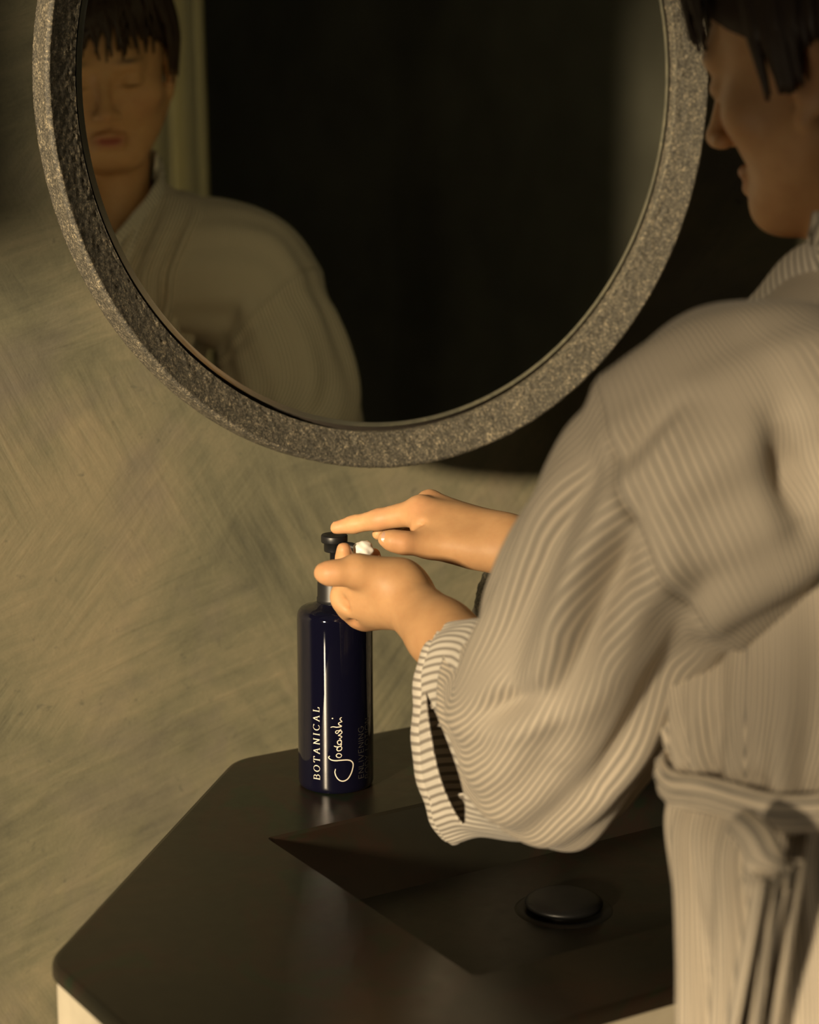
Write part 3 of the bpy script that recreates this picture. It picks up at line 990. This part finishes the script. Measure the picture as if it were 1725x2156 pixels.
# lower body, hidden under the robe
g = Field((0.62, 0.70, 0.0), (1.30, 1.30, 1.04), 0.008)
g.ell((0.985, 0.965, 0.93), (0.135, 0.075, 0.13), np.stack([br, bf, [0, 0, 1]], 1), 0.03)
g.ell((0.985, 1.00, 1.0), (0.105, 0.07, 0.1), np.stack([br, bf, [0, 0, 1]], 1), 0.03)
for s in (-1, 1):
    hip = np.array([0.985, 0.955, 0.86]) + br * s * 0.085
    knee = np.array([0.985, 0.960, 0.47]) + br * s * 0.085
    ank = np.array([0.985, 0.885, 0.085]) + br * s * 0.08
    g.chain([hip, knee, ank], [0.072, 0.052, 0.036], 0.02)
    g.chain([ank + (0, 0, -0.04), ank + bf * 0.07 + (0, 0, -0.052), ank + bf * 0.15 + (0, 0, -0.060)], [0.038, 0.034, 0.024], 0.02)
V2, F2 = g.mesh(2)
Vb = np.vstack([V1, V2])
Fb = np.vstack([F1, F2 + len(V1)])
cb = np.vstack([col, np.tile(base, (len(V2), 1))])
body_o = mesh_obj('body', Vb, Fb, M_skin, person, colors=np.c_[cb, np.ones(len(cb))])

# nails
def nail(c, n, along, w, l):
    n, along = np.array(n, float), np.array(along, float)
    n /= np.linalg.norm(n)
    along -= n * (along @ n)
    along /= np.linalg.norm(along)
    side = np.cross(n, along)
    V, F = [], []
    for i in range(7):
        for j in range(7):
            u, v = (i - 3) / 3, (j - 3) / 3
            q = max(abs(u), abs(v))
            ru = math.hypot(u, v) or 1
            sc = q / ru * (0.7 + 0.3 * ru) if ru else 1
            u2, v2 = u * sc, v * sc
            V.append(np.array(c) + side * u2 * w + along * v2 * l + n * (0.0006 - 0.45 * w * u2 * u2 - 0.15 * l * v2 * v2))
    for i in range(6):
        for j in range(6):
            F.append((i * 7 + j, i * 7 + j + 1, (i + 1) * 7 + j + 1, (i + 1) * 7 + j))
    return mesh_obj('fingernail', V, F, M_nail, person)
tocam = -np.array(fwd)
nail(np.array((0.9265, 1.5166, 1.0889)), tocam + np.array([0.0, 0, 0.45]), np.array((0.9279, 1.5253, 1.0862)) - np.array((0.9412, 1.5161, 1.0826)), 0.0056, 0.0068)
nail(np.array((0.9251, 1.6007, 1.0870)), np.array([0, 0, 1.0]) + 0.3 * tocam, np.array((0.9232, 1.6019, 1.0821)) - np.array((0.9347, 1.5908, 1.0859)), 0.0045, 0.0055)
nail(np.array((0.8368, 1.4820, 1.0753)), np.array((0.8382, 1.4811, 1.0753)) - np.array((0.8463, 1.4761, 1.0753)) + 0.6 * tocam * 0.01, np.array([0, 0, 1.0]), 0.0055, 0.0062)

# ------------------------------------------------------------------ hair: a close cap and many tapered locks, one mesh
V, F = [], []
nu, nv = 40, 26
for i in range(nv):
    ph = i / (nv - 1)
    for j in range(nu):
        a = 2 * np.pi * j / nu
        fr_ = max(0.0, math.sin(a))                       # front
        zmin = -0.085 + 0.155 * fr_ ** 0.6 + 0.03 * (abs(math.cos(a)) ** 6)
        top_ = math.pi / 2
        bot_ = math.asin(max(-0.98, min(0.98, (zmin - 0.045) / 0.092)))
        e = bot_ + (top_ - bot_) * ph
        rr_ = 1 + 0.03 * noise.noise((9 * math.cos(a), 9 * math.sin(a), 5 * e))
        x, y, z = 0.086 * math.cos(e) * math.cos(a) * rr_, -0.014 + 0.104 * math.cos(e) * math.sin(a) * rr_, 0.045 + 0.092 * math.sin(e) * rr_
        V.append(H(x, y, z))
for i in range(nv - 1):
    for j in range(nu):
        j2 = (j + 1) % nu
        F.append((i * nu + j, i * nu + j2, (i + 1) * nu + j2, (i + 1) * nu + j))
hr = random.Random(11)
def lock(pts, r):
    P = smooth_prof([H(*p) for p in pts], 5)
    n_ = len(P)
    rad = [r * (0.35 + 0.65 * math.sin(math.pi * min(1, 0.18 + 0.62 * k / n_))) * (1 - 0.75 * max(0, k / n_ - 0.55) / 0.45) for k in range(n_)]
    v, f_ = tube(P, rad, 7, 0.6)
    b0 = len(V)
    V.extend(v)
    F.extend([tuple(b0 + i for i in q) for q in f_])
for k in range(58):                                        # fringe over the forehead
    t = (k + hr.uniform(-0.4, 0.4)) / 57 * 2 - 1
    x1 = 0.070 * t
    yf = 0.088 * math.sqrt(max(0.05, 1 - (0.80 * t) ** 2))
    zl = 0.042 + hr.uniform(-0.016, 0.014) - 0.002 * abs(t) ** 3
    lock([(0.35 * x1 + hr.uniform(-.01, .01), -0.01, 0.135), (0.75 * x1, 0.050, 0.122), (x1 * 0.98, yf + 0.006, 0.085 + hr.uniform(-.006, .006)), (x1 + hr.uniform(-.010, .010), yf + 0.008, zl)], hr.uniform(0.0045, 0.0085))
for k in range(120):                                       # sides and nape
    a = hr.uniform(R(150), R(390)) if k > 40 else hr.choice([hr.uniform(R(-10), R(14)), hr.uniform(R(166), R(190))])
    ca, sa = math.cos(a), math.sin(a)
    zl = (-0.05 + hr.uniform(-0.03, 0.02) if sa < -0.55 else 0.008 + hr.uniform(-0.012, 0.012)) if sa < 0.05 else -0.002 + hr.uniform(-0.018, 0.016)
    k_ = 1.0 if zl > -0.02 else 0.86
    lock([(0.030 * ca, -0.014 + 0.035 * sa, 0.137), (0.078 * ca, -0.014 + 0.092 * sa, 0.088), (0.091 * ca, -0.014 + 0.107 * sa, 0.035), (0.088 * ca * k_, -0.012 + 0.102 * sa * k_, zl)], hr.uniform(0.005, 0.010))
mesh_obj('hair', V, F, M_hair, person)

# ------------------------------------------------------------------ robe
def seg_dist(X, a, b_):
    a, b_ = np.array(a), np.array(b_)
    ba = b_ - a
    t = np.clip(((X - a) @ ba) / (ba @ ba), 0, 1)
    return np.linalg.norm(X - a - t[:, None] * ba, axis=1), t

def view_dist(X, a, b_):
    """distance to a crease line, measured across the cloth (depth through the sleeve ignored)"""
    f_ = np.array(fwd)
    fl = lambda q: np.asarray(q, float) - (np.asarray(q, float) @ f_)[..., None] * f_ if np.ndim(q) > 1 else np.array(q, float) - (np.array(q, float) @ f_) * f_
    return seg_dist(fl(X), fl(a), fl(b_))

def vnormals(V, F):
    n = np.cross(V[F[:, 2]] - V[F[:, 0]], V[F[:, 3]] - V[F[:, 1]])
    N = np.zeros_like(V)
    for a in range(4):
        for d in range(3):
            N[:, d] += np.bincount(F[:, a], n[:, d], len(V))
    return N / (np.linalg.norm(N, axis=1)[:, None] + 1e-12)

def grid_faces(m_, n_, closed=True):
    i, j = np.meshgrid(np.arange(m_ - 1), np.arange(n_ if closed else n_ - 1), indexing='ij')
    return np.stack([i * n_ + j, i * n_ + (j + 1) % n_, (i + 1) * n_ + (j + 1) % n_, (i + 1) * n_ + j], -1).reshape(-1, 4)

# body of the robe: rows of (z, centre x, centre y, half width, half depth, exponent)
rows = [
    (0.10, 0.985, 0.938, 0.210, 0.118), (0.40, 0.985, 0.938, 0.202, 0.114), (0.70, 0.985, 0.938, 0.194, 0.118), (0.86, 0.982, 0.945, 0.186, 0.108),
    (0.95, 0.985, 0.970, 0.170, 0.108), (0.995, 0.980, 0.990, 0.148, 0.106), (1.020, 0.986, 1.000, 0.138, 0.104), (1.045, 0.997, 1.008, 0.150, 0.110), (1.085, 1.012, 1.022, 0.154, 0.118),
    (1.13, 1.025, 1.038, 0.152, 0.120), (1.19, 1.035, 1.058, 0.158, 0.118), (1.235, 1.035, 1.070, 0.182, 0.114), (1.270, 1.047, 1.082, 0.185, 0.104),
    (1.295, 1.060, 1.088, 0.172, 0.092), (1.311, 1.069, 1.090, 0.142, 0.080), (1.325, 1.078, 1.090, 0.104, 0.070), (1.338, 1.082, 1.091, 0.077, 0.063), (1.350, 1.083, 1.095, 0.061, 0.057),
    (1.372, 1.080, 1.100, 0.055, 0.055)]
prof_t = smooth_prof(rows, 9)
nth = 260
th = np.linspace(0, 2 * np.pi, nth, endpoint=False)
Vr, st, meta = [], [], []
for z, cx, cy, a, b_ in prof_t:
    ex = 0.86
    c_, s_ = np.cos(th), np.sin(th)
    xb = a * np.sign(c_) * np.abs(c_) ** ex
    yb = b_ * np.sign(s_) * np.abs(s_) ** ex
    xb = xb * np.where(c_ > 0, 1 + 0.20 * np.clip((z - 1.03) / 0.05, 0, 1) * np.clip((1.27 - z) / 0.06, 0, 1), 1)
    # skirt folds and gathers either side of the belt
    gather = math.exp(-((z - 1.020) / 0.07) ** 2)
    skirt = max(0, min(1, (1.015 - z) / 0.12))
    fold = 0.010 * skirt * (np.sin(11 * th + 1.5 * np.sin(2 * th)) + 0.6 * np.sin(19 * th + 0.9)) + 0.006 * gather * np.sin(31 * th + 2 * np.sin(3 * th)) + 0.005 * max(0, min(1, (z - 1.02) / 0.05)) * max(0, min(1, (1.25 - z) / 0.1)) * np.sin(13 * th + 9 * z + 1.2 * np.sin(th * 3))
    sc = 1 + fold / 0.15
    px_, py_ = xb * sc, yb * sc + 0.0060 * np.clip((z - 1.03) / 0.06, 0, 1) * np.clip((1.33 - z) / 0.05, 0, 1) * (s_ > 0) * s_ * (np.sin(xb * 330 + 3 * np.sin(z * 9)) + np.sin(xb * 170 + z * 6))
    P = np.array([cx, cy, z]) + px_[:, None] * br + py_[:, None] * bf
    P[:, 2] += 0.10 * max(0, min(1, (z - 1.1) / 0.12)) * np.clip(px_ + 0.02, 0, None) * (1 if z < 1.33 else 0.6)
    Vr.append(P)
    if z < 1.02:
        st.append(0.17 * (th - np.pi) * 1.6)
    else:
        st.append(np.where(c_ > 0, 1, -1) * 1.45 * (0.85 * np.abs(xb) + 0.95 * np.clip(b_ * 0.75 - np.abs(yb), 0, None)))
    meta.append(np.stack([xb, yb, np.full(nth, z)], -1))
m_ = len(Vr)
Vr = np.array(Vr).reshape(-1, 3)
st = np.array(st).ravel()
meta = np.array(meta).reshape(-1, 3)
Fr = grid_faces(m_, nth)
N = vnormals(Vr, Fr)
cen = np.c_[np.repeat(prof_t[:, 1], nth), np.repeat(prof_t[:, 2], nth), np.repeat(prof_t[:, 0], nth)]
if ((Vr - cen) * N).sum() < 0: N = -N
# broad creases on the back and shoulder
for a, b_, w, hgt in BODY_FOLDS:
    d, t = seg_dist(Vr, a, b_)
    Vr = Vr + N * (hgt * np.exp(-(d / w) ** 2))[:, None]
# V neck opening at the front
zc = meta[:, 2]
wid = np.clip((zc - 1.215) * 0.42, 0, None)
open_ = (meta[:, 1] > 0.0) & (np.abs(meta[:, 0]) < wid) & (zc > 1.215)
keep = ~open_[Fr].all(1)
skirt_f = keep & (zc[Fr].mean(1) < 1.020)
upper_f = keep & ~skirt_f
def sub_mesh(name, fm, mat_, parent):
    ids = np.unique(Fr[fm])
    re_ = np.full(len(Vr), -1)
    re_[ids] = np.arange(len(ids))
    o = mesh_obj(name, Vr[ids], re_[Fr[fm]], mat_, parent, attrs={'stripe': st[ids]})
    sm = o.modifiers.new('thickness', 'SOLIDIFY')
    sm.thickness = 0.0018
    sm.offset = 0
    return o
robe = sub_mesh('robe', upper_f, M_robe, person)
sub_mesh('robe_skirt', skirt_f, M_robe, robe)

# collar band along the neckline
edge = {}
for k, z in enumerate(prof_t[:, 0]):
    if z < 1.205: continue
    row = meta[k * nth:(k + 1) * nth]
    w_ = max(0, (z - 1.215) * 0.42)
    for s in (-1, 1):
        a, b_ = prof_t[k, 3], prof_t[k, 4]
        x = s * min(w_, a * 0.995)
        y = b_ * (max(0, 1 - (abs(x) / a) ** (2 / 0.86))) ** (0.43)
        edge.setdefault(s, []).append(prof_t[k, [1, 2, 0]] + x * br + y * bf + bf * 0.004)
pts = list(edge[-1])
back = []
k = m_ - 1
for t in np.linspace(np.pi * 0.80, np.pi * 2.20, 26):
    a, b_ = prof_t[k, 3] + 0.002, prof_t[k, 4] + 0.002
    back.append(prof_t[k, [1, 2, 0]] + br * a * math.cos(t) + bf * b_ * math.sin(t) + np.array([0, 0, 0.0 + 0.012 * max(0, -math.sin(t))]))
pts = pts + back + list(edge[1])[::-1]
P = np.array(pts)
for _ in range(4): P[1:-1] = 0.25 * P[:-2] + 0.5 * P[1:-1] + 0.25 * P[2:]
V, F, sa_ = [], [], []
T = np.gradient(P, axis=0)
T /= np.linalg.norm(T, axis=1)[:, None]
Ln = np.concatenate([[0], np.cumsum(np.linalg.norm(np.diff(P, axis=0), axis=1))])
for k in range(len(P)):
    out = P[k] - np.array([1.084, 1.085, P[k][2]])
    out /= np.linalg.norm(out)
    w = np.cross(T[k], out)
    w /= np.linalg.norm(w)
    for q in range(12):
        t = 2 * np.pi * q / 12
        V.append(P[k] + out * 0.0028 * math.sin(t) + w * 0.017 * math.cos(t))
        sa_.append(Ln[k])
n_ = len(P)
F = grid_faces(n_, 12)
mesh_obj('collar', np.array(V), F, M_cuff, robe, attrs={'stripe': sa_})

# sash round the waist with a knot and a hanging tail
V, sa_ = [], []
zs = 1.018
nb = 200
for j in range(nb):
    t = 2 * np.pi * j / nb
    c0 = np.array([0.986, 1.000, zs])
    a, b_ = 0.144, 0.110
    rad = br * a * np.sign(math.cos(t)) * abs(math.cos(t)) ** 0.86 + bf * b_ * np.sign(math.sin(t)) * abs(math.sin(t)) ** 0.86
    od = rad / np.linalg.norm(rad)
    zz = -0.010 * math.sin(t) + 0.012 * math.cos(t) * -1 + 0.002 * math.sin(9 * t)
    for q in range(12):
        u = 2 * np.pi * q / 12
        V.append(c0 + rad + od * (0.006 * math.cos(u) + 0.0035 + 0.0014 * math.sin(5 * u + 14 * t)) + np.array([0, 0, zz + 0.013 * math.sin(u)]))
        sa_.append(0.026 * u / 3)
V = np.array(V)
i, j = np.meshgrid(np.arange(nb), np.arange(12), indexing='ij')
F = np.stack([i * 12 + j, i * 12 + (j + 1) % 12, ((i + 1) % nb) * 12 + (j + 1) % 12, ((i + 1) % nb) * 12 + j], -1).reshape(-1, 4)
sash = mesh_obj('sash', V, F, M_robe, robe, attrs={'stripe': sa_})
KN = KNOT
v, f_ = tube(smooth_prof([KN + np.array([-0.004, 0.012, 0.016]), KN + np.array([-0.006, -0.006, 0.010]), KN + np.array([-0.006, -0.014, -0.006]), KN + np.array([0.002, -0.004, -0.018])], 6), np.linspace(0.011, 0.015, 19), 12)
mesh_obj('sash_knot', v, f_, M_robe, sash, attrs={'stripe': [0.003 * (k % 12) for k in range(len(v))]})
for dx, ln, w in ((0.0, 0.34, 0.019), (0.030, 0.27, 0.017)):
    V, F, sa_ = [], [], []
    nn = 40
    for k in range(nn):
        t = k / (nn - 1)
        c0 = KN + np.array([-0.020 - 0.040 * t, -0.024 - 0.012 * t, -ln * t]) + br * (dx - 0.010 * math.sin(3 * t))
        for q in range(9):
            u = q / 8 * 2 - 1
            V.append(c0 + br * w * (0.45 + 0.55 * min(1, 4 * t)) * u + bf * (0.006 * math.cos(u * 4 + 3 * t)))
            sa_.append(w * u * 1.4)
    o = mesh_obj('sash_tail', np.array(V), grid_faces(nn, 9, False), M_robe, sash, attrs={'stripe': sa_})
    sm = o.modifiers.new('thickness', 'SOLIDIFY')
    sm.thickness = 0.0025

# sleeves: rows are two outline points, then half depth
def loft(name, secs, mat_, parent, nth=220, per=12, stripe_r=0.1085, folds=(), seed=0, amp=0.0035, phase=0.0, solid=0.002, seam=None, slant=None, cut=None):
    A = np.array([list(s[0]) + list(s[1]) + [s[2]] for s in secs], float)
    Q = smooth_prof(A, per)
    c = (Q[:, 0:3] + Q[:, 3:6]) / 2
    a = (Q[:, 3:6] - Q[:, 0:3]) / 2
    T = np.gradient(c, axis=0)
    T /= np.linalg.norm(T, axis=1)[:, None] + 1e-9
    b_ = np.cross(T, a)
    b_ /= np.linalg.norm(b_, axis=1)[:, None] + 1e-9
    for _ in range(6): b_[1:-1] = (b_[:-2] + 2 * b_[1:-1] + b_[2:]) / 4
    b_ /= np.linalg.norm(b_, axis=1)[:, None]
    b_ *= Q[:, 6:7]
    th = np.linspace(0, 2 * np.pi, nth, endpoint=False)
    V = c[:, None] + a[:, None] * np.cos(th)[None, :, None] + b_[:, None] * np.sin(th)[None, :, None]
    m_ = len(Q)
    V = V.reshape(-1, 3)
    F = grid_faces(m_, nth)
    N = vnormals(V, F)
    if ((V - np.repeat(c, nth, 0)) * N).sum() < 0: N = -N
    s = np.repeat(np.linspace(0, 1, m_), nth)
    tt = np.tile(th, m_)
    d = amp * np.sin(s * np.pi) ** 0.5 * (np.sin(7 * tt + 6 * s + seed) * 0.6 + 0.5 * np.sin(13 * tt - 9 * s + 2 * seed) + 0.45 * np.sin(4 * tt + 17 * s + 2.1 * np.sin(2 * tt)))
    V = V + N * d[:, None]
    for fa, fb, w, hgt in folds:
        dd, t = view_dist(V, fa, fb)
        near = np.clip(-(N @ np.array(fwd)) * 2.5 + 0.3, 0, 1)
        V = V + N * (near * hgt * np.sin(np.pi * np.clip(0.12 + 0.76 * t, 0, 1)) * np.exp(-(dd / w) ** 2))[:, None]
    if slant is not None:
        fh = np.array([0.53, 0.848, 0.0])
        V = V + np.array([0.848, -0.53, 0.0]) * slant(s, tt, (V - np.repeat(c, nth, 0)) @ fh)[:, None]
    st_ = tt * stripe_r + phase
    if cut is not None:
        V, F = cut(V, F)
    if seam is not None:                       # before the dropped seam the cloth belongs to the body panel: stripes run round the arm
        ln = np.concatenate([[0], np.cumsum(np.linalg.norm(np.diff(c, axis=0), axis=1))])
        V = V + N * (0.0022 * np.exp(-((s - seam) / 0.012) ** 2))[:, None] - N * (0.0035 * np.exp(-((s - seam - 0.03) / 0.02) ** 2))[:, None]
        ks = int(seam * (m_ - 1))
        rowi = np.repeat(np.arange(m_), nth)
        upf = rowi[F].min(1) < ks
        for nm, fm, at in (('shoulder_panel', upf, np.repeat(ln, nth) * 3.1), (name, ~upf, st_)):
            ids = np.unique(F[fm])
            re_ = np.full(len(V), -1)
            re_[ids] = np.arange(len(ids))
            o = mesh_obj(nm, V[ids], re_[F[fm]], mat_, parent, attrs={'stripe': at[ids]})
            sm = o.modifiers.new('thickness', 'SOLIDIFY')
            sm.thickness = solid
            sm.offset = 0
        return o
    o = mesh_obj(name, V, F, mat_, parent, attrs={'stripe': st_})
    if solid:
        sm = o.modifiers.new('thickness', 'SOLIDIFY')
        sm.thickness = solid
        sm.offset = 0
    return o

left_secs = [
    ((1.020, 1.090, 1.312), (1.025, 1.065, 1.160), 0.070),
    ((0.9291, 1.0681, 1.3273), (0.9427, 0.9951, 1.1622), 0.096),
    ((0.8803, 1.0682, 1.3261), (0.9169, 0.9888, 1.1443), 0.092),
    ((0.8484, 1.0772, 1.3062), (0.8965, 0.9971, 1.1261), 0.096),
    ((0.8341, 1.0958, 1.2720), (0.8921, 1.0193, 1.1071), 0.094),
    ((0.8278, 1.1314, 1.2288), (0.8987, 1.0500, 1.0771), 0.088),
    ((0.8254, 1.1690, 1.1795), (0.9057, 1.0846, 1.0398), 0.082),
    ((0.8291, 1.2030, 1.1312), (0.9086, 1.1211, 0.9993), 0.078),
    ((0.8455, 1.2368, 1.0898), (0.9114, 1.1620, 0.9522), 0.074),
    ((0.8638, 1.2685, 1.0691), (0.9093, 1.2019, 0.9132), 0.066),
    ((0.8800, 1.2988, 1.0618), (0.8941, 1.2520, 0.9068), 0.052),
    ((0.8852, 1.3300, 1.0552), (0.8841, 1.2927, 0.8999), 0.040),
]
SEAM = 3.35 / (len(left_secs) - 1)
def slit(V, F):                                # the open placket low on the near side of the cuff
    f_ = np.array(fwd)
    flat = lambda q: q - (q @ f_)[..., None] * f_
    A, B = flat(np.array(SLIT[0])), flat(np.array(SLIT[1]))
    Q = flat(V)
    t = ((Q - A) @ (B - A)) / ((B - A) @ (B - A))
    tc = np.clip(t, 0.001, 0.999)
    off = Q - A - tc[:, None] * (B - A)
    dd = np.linalg.norm(off, axis=1) + 1e-9
    hw = 0.0095 * np.sin(np.pi * tc) ** 0.7 * (0.55 + 0.6 * tc)
    cut = (dd < hw) & (t > 0.002) & (t < 0.998) & ((V - np.array(SLIT[0])) @ f_ < 0.045)
    F = F[~cut[F].all(1)]
    V = V.copy()
    V[cut] += off[cut] / dd[cut, None] * (hw - dd)[cut, None]
    return V, F
def left_slant(s, tt, dF):                   # the cuff opening is turned a little towards the room
    k = np.clip((s - 0.70) / 0.30, 0, 1) ** 1.3
    return 0 * k
loft('sleeve', left_secs, M_robe, robe, folds=LEFT_FOLDS, seed=0.4, amp=0.0048, seam=SEAM, slant=left_slant, cut=slit)
cuff_secs = [
    ((0.8881, 1.2834, 1.0691), (0.8943, 1.2396, 0.9057), 0.058),
    ((0.8906, 1.3113, 1.0663), (0.8888, 1.2712, 0.8979), 0.050),
    ((0.8902, 1.3375, 1.0594), (0.8813, 1.3020, 0.8915), 0.041),
    ((0.8876, 1.3610, 1.0502), (0.8756, 1.3267, 0.8792), 0.033),
    ((0.8861, 1.3657, 1.0458), (0.8745, 1.3320, 0.8785), 0.030),
    ((0.8864, 1.3592, 1.0445), (0.8749, 1.3271, 0.8840), 0.027),
    ((0.8874, 1.3331, 1.0487), (0.8778, 1.3036, 0.9036), 0.032),
    ((0.8811, 1.2906, 1.0559), (0.8834, 1.2562, 0.9211), 0.042),
]
def cuff_slant(s, tt, dF):
    k = np.sin(np.pi * np.clip(0.08 + s * 0.84, 0, 1)) ** 0.8
    return 0 * k
loft('cuff', cuff_secs, M_cuff, robe, stripe_r=0.0691, seed=1.3, amp=0.0012, per=22, nth=300, slant=cuff_slant, cut=slit)

def sec3(c, ax, up, ra, rb, t):
    ax, up = np.array(ax, float), np.array(up, float)
    return (tuple(np.array(c) + up * ra), tuple(np.array(c) - up * ra), rb)
right_secs = [
    sec3((1.115, 1.115, 1.245), None, (-0.10, 0.10, 0.95), 0.080, 0.075, 0),
    sec3((1.190, 1.145, 1.240), None, (0.10, 0.10, 0.95), 0.095, 0.090, 0),
    sec3((1.240, 1.172, 1.212), None, (0.42, 0.18, 0.82), 0.098, 0.094, 0),
    sec3((1.254, 1.205, 1.140), None, (0.68, 0.36, 0.48), 0.094, 0.092, 0),
    sec3((1.252, 1.245, 1.065), None, (0.72, 0.52, 0.28), 0.092, 0.088, 0),
    sec3((1.225, 1.292, 1.012), None, (0.48, 0.70, 0.38), 0.084, 0.078, 0),
    sec3((1.180, 1.330, 1.005), None, (0.12, 0.52, 0.82), 0.074, 0.064, 0),
    sec3((1.145, 1.362, 1.016), None, (-0.10, 0.30, 0.95), 0.064, 0.052, 0),
]
loft('sleeve', right_secs, M_robe, robe, seed=2.2, seam=2.5 / 7)
rc = [
    sec3((1.170, 1.340, 1.006), None, (0.05, 0.45, 0.88), 0.074, 0.060, 0),
    sec3((1.145, 1.362, 1.015), None, (-0.10, 0.30, 0.95), 0.069, 0.056, 0),
    sec3((1.118, 1.388, 1.028), None, (-0.12, 0.28, 0.95), 0.062, 0.050, 0),
    sec3((1.115, 1.391, 1.029), None, (-0.12, 0.28, 0.95), 0.057, 0.046, 0),
    sec3((1.145, 1.362, 1.018), None, (-0.10, 0.30, 0.95), 0.058, 0.047, 0),
]
loft('cuff', rc, M_cuff, robe, stripe_r=0.0691, seed=0.7, amp=0.001, per=8)

# ------------------------------------------------------------------ lotion on the fingers
V, F = [], []
nu, nv = 40, 22
cl = np.array((0.9199, 1.5486, 1.0725))
for i in range(nv):
    e = -math.pi / 2 + math.pi * i / (nv - 1)
    for j in range(nu):
        a = 2 * np.pi * j / nu
        d = np.array([math.cos(e) * math.cos(a), math.cos(e) * math.sin(a), math.sin(e)])
        r = 1 + 0.14 * noise.noise(tuple(d * 1.6)) + 0.045 * math.sin(5 * a + 6 * e) * math.cos(e)
        V.append(cl + d * r * np.array([0.0092, 0.0092, 0.0078]))
for i in range(nv - 1):
    for j in range(nu):
        F.append((i * nu + j, i * nu + (j + 1) % nu, (i + 1) * nu + (j + 1) % nu, (i + 1) * nu + j))
tag(mesh_obj('lotion_dollop', np.array(V), np.array(F), M_lotion), 'white dollop of lotion on the cupped fingers below the pump', 'lotion')
